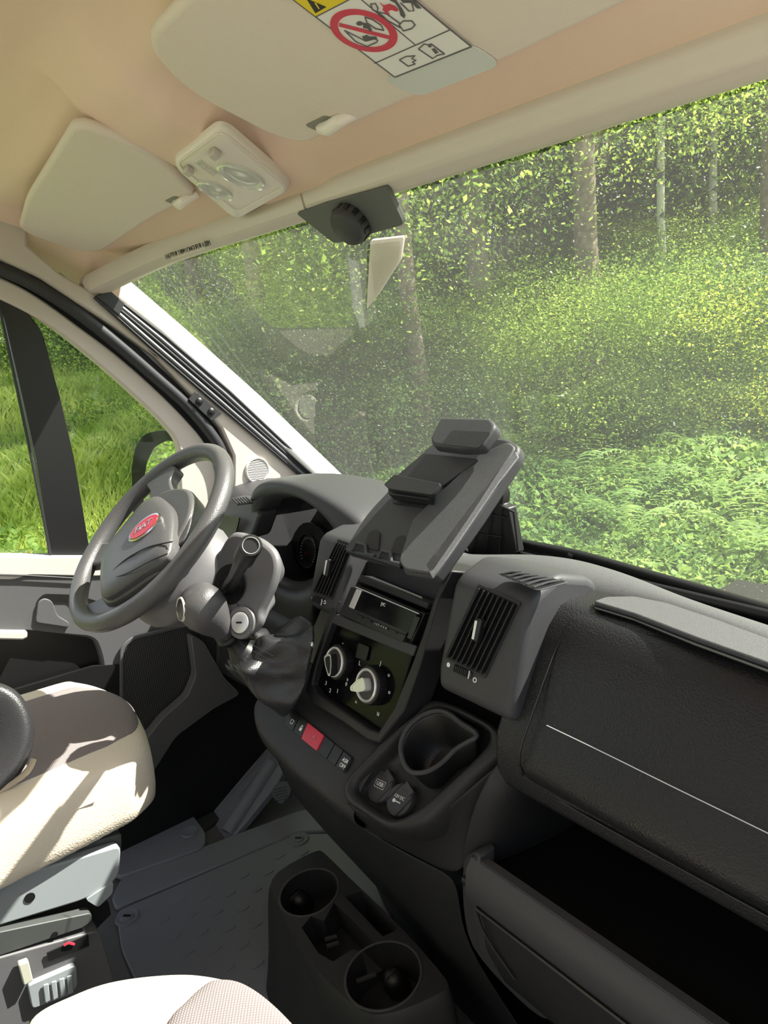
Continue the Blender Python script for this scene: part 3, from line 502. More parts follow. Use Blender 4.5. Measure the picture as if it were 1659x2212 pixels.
# --- vent pods
def vent(pod_prof, x0, x1, op, nlist, pl, off, lab, wheelpx, tpx, labels):
    b = MB(); b.xprism(pod_prof, x0, x1); pod = b.build('vent_pod', DKG, dash, bevel=.012, seg=4, label=lab)
    P = [pl(a, c, off) for a, c in op]
    b = MB(); b.ring(fillet(inset(P, -.005), .004, 3), fillet(P, .003, 3), pl.n * .002); b.build('vent_frame', DK, pod, bevel=.001)
    b = MB(); b.prism([p + pl.n * .0006 for p in P], pl.n * .0004); b.build('vent_opening', BLK, pod, smooth=False)
    for k in range(nlist):
        f = (k + .5) / nlist; a = P[0] * (1 - f) + P[1] * f; c = P[3] * (1 - f) + P[2] * f; up = nrm(a - c)
        b = MB(); side = nrm(pl.u * .45 + pl.n * .9); b.box((a + c) / 2 + pl.n * .003, (.0016, np.linalg.norm(a - c) * .985, .011), np.cross(up, side), up, side); b.build('vent_slat', DK, pod, bevel=.0004)
    c = pl(*wheelpx, off + .010); b = MB(); b.box(c, (.009, .030, .014), pl.u, pl.v); k = b.build('vent_tab', BLK, pod, bevel=.003)
    b = MB(); b.box(c + pl.n * .0072 - pl.u * .002, (.004, .024, .001), pl.u, pl.v); b.build('tab_stripe', SIL, k)
    c = pl(*tpx[0], off + .001); e = nrm(pl(*tpx[1], off) - pl(*tpx[0], off)); w = np.cross(pl.n, e)
    b = MB(); b.box(c, (.034, .011, .006), e, w); k = b.build('vent_wheel', BLK, pod, bevel=.003)
    b = MB()
    for q in range(9): b.box(c + e * (q - 4) * .0034 + pl.n * .0035, (.0016, .009, .0014), e, w)
    b.build('wheel_ridges', BLK, k); b = MB(); b.box(c + e * .0145 + pl.n * .0035, (.002, .010, .001), e, w); b.build('wheel_mark', WPT, k)
    b = MB(); b.lathe(pl(*labels[0], off + .0005), pl.n, [(.0032, 0), (.0032, .0005)], 20); b.build('open_mark', WPT, pod)
    b = MB(); b.lathe(pl(*labels[1], off + .0005), pl.n, [(.0034, 0), (.0034, .0007), (.0022, .0007), (.0022, 0)], 20, cap=(False, False)); b.build('closed_mark', WPT, pod)
    return pod
VO = .026
Vr = Plane(S.p + S.n * VO, S.n)
def stk(h, o=0.): return (S.loc(0, h, o)[1], S.loc(0, h, o)[2])
x_l = Vr(958, 1440)[0]; x_r = Vr(1105, 1400)[0]; print('pod x', x_l, x_r, 'top', Vr(1040, 1245), 'bot', Vr(1062, 1548), Vr(945, 1485))
hb_, ht_ = np.dot(Vr(1000, 1515) - S.p, S.v), np.dot(Vr(1040, 1240) - S.p, S.v)
pr = [stk(hb_ - .006, -.03), stk(hb_, VO - .006), stk(hb_ + .03, VO), stk(ht_ - .02, VO)] ; top = stk(ht_ - .004, VO - .012)
prof_r = pr + [top, (top[0] + .04, top[1] + .012), (.115, .868), (.135, .855), (.14, .66)]
podr = vent(prof_r, x_l - .012, x_r + .016, [(1036, 1268), (1121, 1306), (1048, 1458), (966, 1418)], 8, Vr, .0, 'right air vent pod beside the passenger panel', (1036, 1362), ((1000, 1450), (1020, 1459)), ((969, 1436), (1026, 1469)))
VL = Plane(S.p + S.n * .012, S.n)
xl0, xl1 = VL(664, 1290)[0], VL(742, 1200)[0]; hb2, ht2 = np.dot(VL(690, 1322) - S.p, S.v), np.dot(VL(735, 1160) - S.p, S.v)
prof_l = [stk(hb2 - .004, -.04), stk(hb2, .004), stk(hb2 + .02, .012), stk(ht2 - .012, .012), stk(ht2 + .0, .002), (stk(ht2)[0] + .05, stk(ht2)[1] + .01), (.2, .86), (.2, .7)]
vent(prof_l, xl0, xl1 + .01, [(731, 1170), (762, 1180), (718, 1290), (680, 1277)], 6, VL, .0, 'left air vent pod beside the radio', (712, 1227), ((688, 1297), (700, 1302)), ((676, 1292), (702, 1301)))
# curved top grille on the right pod
GT = Plane((0, top[0] + .05, top[1] + .0155), (0, -.08, 1)); gq = [(1078, 1240), (1118, 1237), (1224, 1258), (1160, 1275)]
P = [GT(a, c) for a, c in gq]
b = MB(); b.prism(fillet(inset(P, -.004), .006, 3), GT.n * .0012); b.build('top_grille', SIL if 0 else DKG, dash, bevel=.0005)
b = MB(); b.prism(fillet(P, .005, 3), GT.n * .0018); tg = b.build('grille_opening', BLK, dash)
for k in range(6):
    f = (k + .5) / 6; a = P[0] * (1 - f) + P[3] * f; c = P[1] * (1 - f) + P[2] * f; b = MB(); b.tube([a + GT.n * .002, (a + c) / 2 + GT.n * .0035, c + GT.n * .002], .0017, 6); b.build('grille_bar', DKG, tg)
# --- switch shelf bulging below the stack
HL = lambda a, c, o=0.: HP(a, c, o)
r0 = [(600, 1450), (635, 1494), (648, 1528), (699, 1556), (748, 1584), (795, 1608), (826, 1622)]
r1 = [(555, 1505), (590, 1540), (615, 1580), (668, 1620), (712, 1650), (755, 1672), (776, 1682)]
r2 = [(548, 1520), (553, 1562), (580, 1602), (625, 1645), (665, 1678), (705, 1708), (758, 1742)]
rows = [[HL(a, c) + V(0, .05, .03) for a, c in r0], [HL(a, c) + V(0, .012, .004) for a, c in r0], [HL(a, c) for a, c in r0], [HL(a, c) for a, c in r1], [HL(a, c) for a, c in r2]]
rows += [[p + V(0, -.004, -.012) for p in rows[4]], [p + V(0, .0, -.03) for p in rows[4]], [p + V(0, .03, -.055) for p in rows[4]]]
for r_ in rows: r_[-1] = r_[-1] + V(0, .006, -.010)
b = MB(); b.loft(rows, False); b.build('switch_shelf', DK, dash, sub=2, solid=.004)
ro_ = [(818, 1605), (878, 1541), (930, 1508), (978, 1518), (1029, 1543), (1069, 1566), (1093, 1587), (1098, 1622), (1017, 1689), (938, 1768), (898, 1790), (858, 1796), (826, 1788), (779, 1756), (742, 1732), (742, 1690), (780, 1645)]
ri_ = [(832, 1622), (888, 1562), (933, 1534), (975, 1540), (1018, 1559), (1046, 1574), (1054, 1588), (1045, 1612), (995, 1665), (930, 1722), (900, 1746), (866, 1766), (838, 1766), (800, 1743), (770, 1714), (768, 1690), (796, 1658)]
A = smoothline([HL(a, c) for a, c in ro_], 3, True); B = smoothline([HL(a, c) for a, c in ri_], 3, True); M = [(p + q) / 2 + HP.n * .006 for p, q in zip(A, B)]
b = MB(); b.loft([[p + HP.n * -.02 + (V(0, .02, -.02)) for p in A], A, M, B, [p - HP.n * .02 for p in B], [p - HP.n * .038 for p in shrink(B, .97)]], True, (False, True)); b.build('bin_recess', DK, dash, sub=1)
lip = [HL(a, c) for a, c in ro_[6:15]]
# soft valance hanging under the bin and switches
seam = [(565, 1590), (600, 1640), (650, 1695), (720, 1748), (780, 1790), (850, 1828), (920, 1865), (985, 1898), (1005, 1870)]
up_ = [HL(*q) for q in [(552, 1562), (585, 1607), (640, 1656), (705, 1708), (779, 1756), (858, 1796), (938, 1768), (1017, 1689), (1098, 1622)]]
dn = [at(*q, 'y', y) for q, y in zip(seam, (-.09, -.095, -.095, -.09, -.085, -.08, -.075, -.07, -.065))]
rows = [[p + V(0, .004, -.006) for p in up_], [p * .7 + q * .3 + V(0, -.004, 0) for p, q in zip(up_, dn)], [p * .35 + q * .65 + V(0, .0, 0) for p, q in zip(up_, dn)], dn]
b = MB(); b.loft(rows, False); b.build('bin_valance', DK, dash, sub=2, solid=.004)
# side wall right of the bin that closes the shelf
b = MB(); rows = [[at(1098, 1618, 'y', -.02), at(1060, 1660, 'y', -.055), at(1010, 1760, 'y', -.068), at(985, 1898, 'y', -.07)], [at(1128, 1690, 'y', -.03), at(1100, 1730, 'y', -.045), at(1060, 1790, 'y', -.055), at(1015, 1872, 'y', -.065)], [V(.30, .02, .64), V(.285, .0, .58), V(.275, -.02, .53), V(.262, -.05, .49)], [V(.31, .26, .66), V(.30, .26, .58), V(.29, .26, .52), V(.28, .26, .47)]]
b.loft(rows, False); b.build('shelf_side_wall', DK, dash, sub=2, solid=.004)
# lower column down to the floor
c0 = [(565, 1590), (600, 1640), (650, 1695), (720, 1748), (780, 1790), (850, 1828), (920, 1865), (985, 1898)]
c1 = [(615, 1680), (650, 1712), (700, 1765), (790, 1840), (860, 1905), (915, 1970), (960, 2010), (992, 1960)]
c2 = [(640, 1740), (664, 1770), (720, 1830), (830, 1925), (910, 2030), (955, 2090), (990, 2120), (1010, 2060)]
rows = [[p + V(0, .002, 0) for p in [at(*q, 'y', y) for q, y in zip(c0, (-.09, -.095, -.095, -.09, -.085, -.08, -.075, -.07))]],
        [at(*q, 'y', y) for q, y in zip(c1, (-.02, -.03, -.035, -.04, -.045, -.05, -.055, -.06))],
        [at(*q, 'y', y) for q, y in zip(c2, (.04, .03, .01, .0, -.01, -.02, -.03, -.05))],
        [V(-.30, .08, .18), V(-.25, .07, .16), V(-.16, .06, .12), V(-.05, .05, .10), V(.06, .05, .10), V(.12, .04, .10), V(.2, .04, .10), V(.26, .02, .12)],
        [V(-.30, .12, .0), V(-.25, .10, .0), V(-.16, .08, .0), V(-.05, .06, .0), V(.06, .05, .0), V(.16, .05, .0), V(.26, .04, .0), V(.34, .02, .0)]]
b = MB(); b.loft(rows, False); b.build('lower_column', DK, dash, sub=2, solid=.004)
b = MB(); b.xprism([(.02, .0), (.02, .46), (.3, .46), (.3, .0)], .30, 1.12); b.build('lower_valance', DK, dash, bevel=.01)
# switch row
def HQ(l, o=0.): return [HP(a, c, o) for a, c in l]
L0, L1, Rt, Rb = V(629, 1531), V(616, 1566), V(763, 1638), V(744, 1670)
def sq(f0, f1, o=0., g0=0, g1=1):
    def pt(f, g): return tuple((L0 * (1 - f) + Rt * f) * (1 - g) + (L1 * (1 - f) + Rb * f) * g)
    return [HP(*pt(f0, g0), o), HP(*pt(f1, g0), o), HP(*pt(f1, g1), o), HP(*pt(f0, g1), o)]
b = MB(); b.prism(fillet(inset(sq(0, 1, .0005), -.0015), .006, 3), HP.n * .0015); b.build('switch_bezel', BLK, dash, bevel=.0004)
edges = [0, .15, .29, .56, .72, .86, 1]
for k in range(6):
    b = MB(); b.prism(fillet(sq(edges[k] + .006, edges[k + 1] - .006, .001), .0022, 3), HP.n * (.0042 if k == 2 else .003)); o = b.build('hazard_button' if k == 2 else 'rocker_switch', RED if k == 2 else BLK, dash, bevel=.0008, label='red hazard button' if k == 2 else None)
    cc = sum(sq(edges[k], edges[k + 1], .0046 if k != 2 else .0057)) / 4
    if k == 2:
        tr_ = [cc + HP.u * a * .0045 + HP.v * c * .0045 for a, c in ((-1, -.8), (1, -.8), (0, 1))]; b = MB(); b.tube(tr_, .0004, 5, closed=True); b.tube(shrink(tr_, .5), .0003, 5, closed=True); b.build('warning_triangle', mat('pale red print', (.8, .35, .38), .4), o)
    elif k == 5: text('ASR\nOFF', cc - HP.v * .002, HP.u, HP.v, .0085, WPT, o)
    elif k == 1: b = MB(); b.box(cc - HP.v * .003, (.006, .0055, .0004), HP.u, HP.v); b.tube([cc + HP.u * .0018 * math.cos(a) + HP.v * (.0005 + .0035 * math.sin(a)) for a in np.linspace(0, math.pi, 8)], .0005, 5); b.build('lock_mark', WPT, o)
    elif k == 0:
        b = MB(); b.tube([cc + HP.u * a * .0035 + HP.v * (c * .003 - .002) for a, c in ((-1, -1), (1, -1), (1, 1), (-1, 1))], .0005, 5, closed=True); b.tube([cc + HP.u * a * .0018 - HP.v * .006 for a in (-1, 1)], .0005, 5); b.build('screen_mark', WPT, o)
# power sockets
for q, s1, lab in (((826, 1702), 'USB', 'left round socket cap marked USB'), ((868, 1730), '12V DC', 'right round socket cap marked 12V DC')):
    o = -.030; c = HP(*q, o); b = MB(); b.lathe(c, HP.n, [(.0245, -.006), (.0245, .004), (.023, .0065), (.0, .0075)], 36); k = b.build('socket_cap', DKG, dash, bevel=.0005, label=lab)
    e = nrm(HP(q[0] + 24, q[1] - 26, o) - c); w = np.cross(HP.n, e); b = MB(); b.box(c + e * .021 + HP.n * .006, (.010, .022, .005), e, w); b.box(c + w * .0155 + HP.n * .0075, (.036, .0015, .0015), e, w); b.box(c - w * .0155 + HP.n * .0075, (.036, .0015, .0015), e, w); b.build('cap_hinge', DKG, k, bevel=.0008)
    te = nrm(HP(q[0] + 10, q[1] + 5, o) - c); tw = np.cross(HP.n, te)
    text(s1, c + HP.n * .0078 + tw * .003, te, tw, .0085 if s1 == 'USB' else .0065, WPT, k)
    b = MB()
    if s1 == 'USB': b.tube([c + HP.n * .0078 + tw * .003 + te * a * .010 + tw * d_ * .0055 for a, d_ in ((-1, -1), (1, -1), (1, 1), (-1, 1))], .0004, 5, closed=True)
    else: b.box(c + HP.n * .0078 - tw * .004, (.012, .0015, .0006), te, tw); b.lathe(c + HP.n * .0078 - tw * .004 - te * .007, HP.n, [(.0028, 0), (.0028, .0006)], 12)
    b.build('cap_mark', WPT, k)
# removable cup in the bin
cup = thing('storage_cup', 'dark removable cup with a thick pale worn rim in the dash bin', 'cup', HP(950, 1660, -.03))
rimp = [(866, 1622), (868, 1598), (882, 1570), (910, 1546), (945, 1535), (972, 1543), (1000, 1564), (1026, 1580), (1029, 1592), (1012, 1602), (985, 1618), (965, 1638), (945, 1655), (918, 1668), (890, 1668), (873, 1650)]
rise = [.016, .018, .018, .014, .010, .008, .006, .006, .006, .004, .0, -.001, .002, .008, .012, .015]
RM = smoothline([HP(*q, r_) for q, r_ in zip(rimp, rise)], 3, True)
cen = sum(RM) / len(RM); dv_ = nrm(V(0, .32, -.95)); 
def lower(k, d): return [cen + (p - cen) * k + dv_ * d + V(-.0, 0, 0) for p in RM]
bot = [cen + (p - cen - HP.n * np.dot(p - cen, HP.n)) * .72 + dv_ * .062 for p in RM]; mid = [(p * .5 + q * .5) for p, q in zip(RM, bot)]
b = MB(); b.loft([RM, mid, bot], True, (False, True)); b.build('cup_wall', BLK, cup, solid=.0025, sub=1)
b = MB(); b.tube(RM, .0035, 8, closed=True); b.build('cup_rim', DKG, cup)
b = MB(); b.tube(smoothline([cen + dv_ * .055 + HP.u * a + HP.v * c for a, c in ((-.02, -.012), (-.005, .008), (.018, .012), (.03, -.0))], 4), .003, 8); b.build('cup_divider', DKG, cup)
# --- instrument binnacle: an arched hood over the dials
HA = lambda a, c, y=.075: at(a, c, 'y', y)
ho = [(545, 1118), (536, 1085), (541, 1058), (560, 1041), (600, 1037), (645, 1046), (700, 1074), (755, 1112), (785, 1150), (776, 1178), (745, 1200)]
hi = [(568, 1118), (566, 1108), (570, 1095), (584, 1082), (610, 1074), (642, 1077), (668, 1092), (695, 1118), (714, 1145), (722, 1162), (725, 1178)]
O0 = [HA(a, c, .072) for a, c in ho]; I0 = [HA(a, c, .078) for a, c in hi]; Mi = [(p + q) / 2 + V(0, -.012, .0) for p, q in zip(O0, I0)]
Bk1 = [V(-.41 + (p[0] + .41) * 1.02, .20, .80 + (p[2] - .80) * .98) for p in O0]; Bk2 = [V(-.41 + (p[0] + .41) * 1.02, .34, .78 + (p[2] - .80) * .70) for p in O0]; Bk3 = [V(-.41 + (p[0] + .41) * 1.0, .46, .74 + (p[2] - .80) * .35) for p in O0]
In1 = [p + V(0, .05, 0) + (V(-.41, p[1], .80) - p) * .06 for p in I0]; In2 = [p + V(0, .13, 0) + (V(-.41, p[1], .79) - p) * .16 for p in I0]
print('hood', O0[1], O0[5], O0[9])
b = MB(); b.loft([Bk3, Bk2, Bk1, [p + V(0, .02, .003) for p in O0], O0, Mi, I0, In1, In2], False); b.build('instrument_hood', DKG, dash, sub=2, solid=.0)
dsp = smoothline(In2, 2) + [at(735, 1240, 'y', .16), at(650, 1265, 'y', .16), at(575, 1235, 'y', .16)]
b = MB(); b.prism([V(p[0], .206, p[2]) for p in dsp], (0, .004, 0)); b.build('cluster_back', BLK, dash)
b = MB(); b.prism(smoothline([HA(628, 1180, .19), HA(655, 1130, .19), HA(700, 1150, .19), HA(705, 1215, .19), HA(660, 1240, .19)], 4, True), (0, .004, 0)); b.build('cluster_cowl', BLK, dash)
for q, r in (((596, 1160), .050), ((668, 1190), .040)):
    c = HA(*q, .186); o = None; b = MB(); b.lathe(c, (0, -1, .25), [(r, 0), (r, .008), (r * .93, .008), (r * .9, .001), (0, .001)], 40); o = b.build('dial_gauge', BLK, dash, bevel=.0004)
    b = MB()
    for k in range(21):
        a = math.radians(-40 + k * 13); d = V(math.cos(a), 0, math.sin(a)); d = nrm(d + V(0, .25 * d[2], 0)); b.box(c + d * r * .78 + V(0, -.003, 0), (r * .16, .0012, .0008), d, np.cross(d, V(0, -1, .2)))
    b.build('gauge_marks', WPT, o); b = MB(); b.box(c + V(-r * .3, -.004, -r * .2), (r * .8, .002, .001), (-.8, 0, -.5), (0, 1, 0)); b.build('gauge_needle', RED, o)
b = MB(); lens = [p + V(0, .045, 0) + (V(-.41, p[1], .80) - p) * .03 for p in I0] + [HA(715, 1235, .10), HA(650, 1262, .09), HA(575, 1225, .09)]; lens = [V(p[0], .115 - (p[2] - .85) * .4, p[2]) for p in lens]
b.loft([lens, shrink(lens, .5)], True, (False, True)); b.build('cluster_lens', CLG, dash, smooth=False)
# skin between binnacle and stack, under the dials
r_a = [(560, 1130), (570, 1190), (600, 1235), (650, 1262), (700, 1235), (735, 1190), (760, 1170)]
r_b = [(548, 1145), (556, 1205), (590, 1255), (645, 1282), (680, 1262), (705, 1215), (735, 1175)]
rows = [[at(a, c, 'y', .13) for a, c in r_a], [at(a, c, 'y', .075) for a, c in r_b], [at(a, c, 'y', .06) for a, c in ((530, 1170), (545, 1240), (580, 1300), (640, 1330), (672, 1322), (672, 1260), (722, 1175))], [at(a, c, 'y', .09) for a, c in ((520, 1250), (545, 1330), (585, 1390), (645, 1400), (690, 1380), (690, 1330), (700, 1300))]]
b = MB(); b.loft(rows, False); b.build('binnacle_skin', DK, dash, sub=2, solid=.004)
# driver side vent behind the wheel
b = MB(); vc_ = at(505, 1125, 'y', .06); b.prism(fillet([at(478, 1165, 'y', .06), at(470, 1118, 'y', .07), at(488, 1078, 'y', .09), at(545, 1082, 'y', .09), at(560, 1110, 'y', .06), at(540, 1165, 'y', .04)], .01, 4), (0, .05, 0)); b.build('side_vent_pod', DKG, dash, bevel=.008, seg=3)
b = MB(); P = [at(474, 1150, 'y', .052), at(486, 1112, 'y', .052), at(520, 1118, 'y', .048), at(508, 1165, 'y', .045)]; b.prism(fillet(P, .006, 3), (0, -.003, 0)); o = b.build('side_vent_opening', BLK, dash)
P2 = [at(500, 1080, 'z', .872), at(535, 1076, 'z', .872), at(548, 1088, 'z', .872), at(512, 1092, 'z', .872)]
b = MB(); b.prism(P2, (0, 0, .002)); b.build('demist_slot', BLK, dash)
for k in range(6):
    f = (k + .5) / 6; a = P2[0] * (1 - f) + P2[1] * f; c = P2[3] * (1 - f) + P2[2] * f; b = MB(); b.tube([a + V(0, 0, .003), c + V(0, 0, .003)], .002, 6); b.build('demist_bar', DKG, dash)
# --- black rails and wiper cover between dash top and windscreen
t = thing('windscreen_rail', 'black rail with a small clip along the foot of the windscreen', 'rail', at(1400, 1262, 'y', .46))
for dz, r, mm in ((0, .006, SEAL), (.012, .004, ALU), (-.014, .010, BLK)):
    pts = [at(a, c + dz * 900, 'y', y) for a, c, y in ((1040, 1165, .47), (1130, 1187, .47), (1250, 1212, .465), (1400, 1255, .46), (1530, 1292, .45), (1659, 1330, .43), (1800, 1372, .41))]
    b = MB(); b.tube(smoothline(pts, 4), r, 10); b.build('rail_bar', mm, t)
b = MB(); b.tube([at(1232, 1202, 'y', .462), at(1243, 1206, 'y', .462)], .011, 14); b.build('rail_collar', BLK, t)
b = MB(); b.prism(fillet([at(1297, 1208, 'y', .47), at(1335, 1216, 'y', .47), at(1340, 1228, 'y', .47), at(1295, 1218, 'y', .47)], .003, 2), (0, .01, 0)); b.build('rail_clip', DK, t)
b = MB(); b.loft([[(x, y, z) for x in np.linspace(-.84, 1.13, 8)] for y, z in ((.30, .80), (.46, .70), (.54, .66), (.60, .60))], False); b.build('trim_6', BLK, kind='structure', solid=.01, label='black scuttle under the windscreen')
# ================================================================== LIFTED CLIPBOARD ON THE DASH
LP = Plane((0, -.012, .872), (0, -.163, .18))
lid = thing('clipboard_holder', 'raised dark document clipboard with sprung clip tilted up over the radio', 'document holder', LP(900, 1100))
lo = [(742, 1188), (790, 1110), (860, 1035), (935, 952), (985, 938), (1095, 946), (1122, 962), (1116, 985), (1030, 1115), (935, 1248), (872, 1238), (868, 1222)]
b = MB(); P = fillet(LP.pts(lo), [.006, .02, .02, .02, .02, .012, .010, .008, .01, .008, .006, .004], 4); b.prism(P, LP.n * -.022); b.build('board', DKG, lid, bevel=.007, seg=3)
b = MB(); P = fillet(LP.pts([(865, 1215), (895, 1125), (960, 1062), (1040, 985), (1100, 958), (1118, 970), (1030, 1108), (938, 1243), (878, 1234)], .001), .008, 4); b.prism(P, LP.n * .005); b.build('side_bolster', DKT, lid, bevel=.004, seg=3)
b = MB(); b.prism(LP.pts([(936, 1251), (922, 1222), (955, 1180), (1030, 1080), (1090, 1003), (1116, 978), (1122, 990), (1080, 1044), (975, 1198)], .003), LP.n * .003); b.build('side_facet', mat('painted glint facet', (.12, .12, .13), .4, bump=('noise', 1500, 1), tex=((.42, .42, .44), 1700, .5, .72)), lid, bevel=.001, label='side strip speckled lighter with painted sun glints')  # sun highlights put into the lighter speckle colour
b = MB(); P = fillet(LP.pts([(944, 964), (967, 917), (1075, 921), (1086, 938), (1054, 984), (1010, 986), (948, 978)], .016), .008, 4); b.prism(P, LP.n * .020); o = b.build('thumb_pad', DKG, lid, bevel=.005, seg=4)
b = MB(); P = fillet(LP.pts([(955, 960), (975, 930), (1062, 934), (1035, 968)], .037), .006, 3); b.prism(P, LP.n * .0005); b.build('pad_hollow', DK, o)
CP = Plane(LP(900, 1000, .004), nrm(LP.n + LP.v * -.12))
b = MB(); P = fillet(CP.pts([(857, 1033), (917, 982), (1036, 994), (960, 1052)]), .003, 3); b.prism(P, CP.n * .004); b.build('clip_plate', DKG, lid, bevel=.001)
b = MB(); P = fillet(LP.pts([(834, 1052), (857, 1030), (958, 1050), (940, 1075), (850, 1062)], .024), .004, 3); b.prism(P, LP.n * .007); b.build('clip_lip', DK, lid, bevel=.002)
b = MB(); P = LP.pts([(850, 1062), (940, 1072), (938, 1092), (852, 1080)], .006); b.prism(P, LP.n * .016); b.build('clip_jaw', BLK, lid, bevel=.001)
b = MB(); b.prism(LP.pts([(918, 984), (1040, 996), (1030, 1001), (912, 989)], .0005), LP.n * .001); b.build('clip_slot', BLK, lid)
b = MB(); b.prism(LP.pts([(848, 1078), (945, 1095), (942, 1103), (850, 1088)], .0005), LP.n * .002); b.build('clip_slot', BLK, lid)
for q in ((800, 1160), (858, 1172)):
    b = MB(); a, c = q; b.prism(fillet(LP.pts([(a - 14, c + 22), (a - 2, c - 10), (a + 14, c - 16), (a + 22, c - 8), (a + 18, c + 30)], .001), .004, 3), LP.n * .001); b.build('finger_hollow', BLK, lid)
for q in ((775, 1183), (830, 1200)):
    a, c = q; b = MB(); b.tube(LP.pts([(a - 14, c + 6), (a - 4, c - 10), (a + 14, c - 6), (a + 16, c + 14), (a + 34, c + 18)], .004), .0028, 8); b.build('hinge_loop', DKG, lid)
b = MB(); b.tube(LP.pts([(752, 1190), (800, 1203), (868, 1225)], .001), .0035, 8); b.build('hinge_bar', BLK, lid)
# ribbed black back box and strut that hold the board up
b = MB(); P = [at(a, c, 'y', .28) for a, c in ((985, 1200), (1010, 1150), (1040, 1040), (1076, 1040), (1086, 1070), (1084, 1090), (1098, 1098), (1116, 1195), (1060, 1205))]; b.prism(P, (0, .02, 0)); o = b.build('back_box', BLK, lid, bevel=.002)
b = MB()
for l in (((1018, 1195), (1052, 1050)), ((1048, 1200), (1068, 1060)), ((1078, 1200), (1082, 1090)), ((1005, 1150), (1085, 1160)), ((1020, 1105), (1090, 1118))): b.tube([at(*l[0], 'y', .277), at(*l[1], 'y', .277)], .0012, 5)
b.build('box_ribs', DK, o); b = MB(); b.tube([at(982, 1155, 'y', .2), at(1010, 1190, 'y', .16)], .002, 6); b.build('strut', DKG, lid)
b = MB(); b.tube([at(1084, 1094, 'y', .27), at(1110, 1106, 'y', .27), at(1120, 1190, 'y', .27)], .0025, 6); b.build('box_edge', DK, lid)
# ================================================================== STEERING COLUMN AND WHEEL
WC = V(-.414, -.2, .888); th = .844; WN_ = V(0, -math.cos(th), math.sin(th)); WU = V(1, 0, 0); WV = V(0, math.sin(th), math.cos(th)); SW = Plane(WC, WN_)
cl = thing('steering_column', 'grey steering column shroud with wiper stalk and ignition lock', 'steering column', WC - WN_ * .1)
def colring(d, w, h, du=0, dv=0, e=.35):
    c = WC - WN_ * d + WU * du + WV * dv; out = []
    for a in np.linspace(0, 2 * math.pi, 28, endpoint=False): ca, sa = math.cos(a), math.sin(a); out.append(c + WU * w * math.copysign(abs(ca) ** (.5 + e), ca) + WV * h * math.copysign(abs(sa) ** (.5 + e), sa))
    return out
b = MB(); b.loft([colring(.028, .085, .088, .040, -.030), colring(.045, .104, .100, .045, -.032), colring(.075, .110, .104, .050, -.03), colring(.13, .09, .08, .05, -.02)]); b.build('wheel_cowl', SHR, cl, bevel=.004)
b = MB(); so_ = [(470, 1200), (498, 1150), (560, 1168), (590, 1195), (596, 1225), (588, 1262), (560, 1318), (562, 1340), (545, 1362), (500, 1368), (455, 1325), (430, 1270)]
SF = Plane(at(530, 1260, 'y', -.13), nrm(V(.35, -.75, .35))); P = fillet(SF.pts(so_), .02, 4)
b.loft([P, [p - SF.n * .01 + V(0, 0, 0) for p in inset(P, -.006)], [p + V(-.05, .05, -.02) for p in inset(P, .012)], [p + V(-.11, .10, -.05) for p in inset(P, .03)]]); b.build('column_shroud', SHR, cl, bevel=.004)
b = MB(); c = SF(497, 1262, .0015); b.lathe(c, SF.n, [(.034, 0), (.033, .002), (.025, .0), (.024, -.004)], 32); b.build('stalk_socket', BLK, cl)
b = MB(); s0 = SF(493, 1272, .0); s1 = at(541, 1180, 'y', -.185); d = nrm(s1 - s0); b.tube([s0, s0 + (s1 - s0) * .3, s0 + (s1 - s0) * .72, s0 + (s1 - s0) * .74, s1], [.012, .010, .0125, .016, .016], 20); stl = b.build('wiper_stalk', BLK, cl, bevel=.001)
dn_ = nrm(CAM - s1) * .55 + d * .6; b = MB(); b.lathe(s1, dn_, [(.0165, -.012), (.0165, .004), (.015, .006), (.011, .0062), (.0105, .005), (0, .005)], 28); b.build('stalk_cap', BLK, stl)
b = MB(); b.lathe(s1, dn_, [(.0125, .0062), (.0120, .0072), (.0112, .0062)], 28, cap=(False, False)); b.build('cap_ring', SIL, stl)
b = MB(); c = SF(523, 1345, .002); b.lathe(c, SF.n, [(.027, 0), (.026, .004), (.020, .005), (.019, .003), (0, .003)], 32); b.build('ignition_collar', SHR, cl)
b = MB(); b.lathe(c, SF.n, [(.017, .003), (.017, .007), (.012, .008), (0, .008)], 28); il = b.build('ignition_lock', SIL, cl, label='metal ignition barrel'); b = MB(); b.box(c + SF.n * .0085, (.011, .003, .001), nrm(SF.u + SF.v * .3), nrm(SF.v - SF.u * .3)); b.build('key_slot', BLK, il)
b = MB(); b.tube([SF(500, 1295, .002), SF(515, 1308, .002), SF(518, 1322, .002)], .0006, 5); b.build('shroud_seam', BLK, cl)
wh = thing('steering_wheel', 'dark four spoke steering wheel with a red oval badge', 'steering wheel', WC)
b = MB(); ring = []
RR = .183
for a in np.linspace(0, 2 * math.pi, 96, endpoint=False): ring.append(WC + (WU * math.cos(a) + WV * math.sin(a)) * RR)
b.tube(ring, .0165, 18, closed=True); b.build('rim', RIM, wh)
def W2(u, v, n=0.): return WC + WU * u + WV * v + WN_ * n
def spoke(pts, n0, name='spoke', mm=RIM, t_=.016):
    b = MB(); b.prism(smoothline([W2(*p, n0) for p in pts], 4, True), WN_ * -t_); return b.build(name, mm, wh, bevel=.005, seg=3)
def sp(a0, a1, c0, c1, wa, wc):   # from rim angle a0 to hub point, tapered
    return None
def pspoke(l, n0): return spoke([((SW(a, c, n0) - WC) @ WU, (SW(a, c, n0) - WC) @ WV) for a, c in l], n0, t_=.022)
pspoke([(316, 1046), (330, 1020), (360, 1004), (380, 1010), (366, 1034), (374, 1062), (402, 1082), (411, 1125), (388, 1175), (340, 1160), (320, 1100), (324, 1064)], .008)
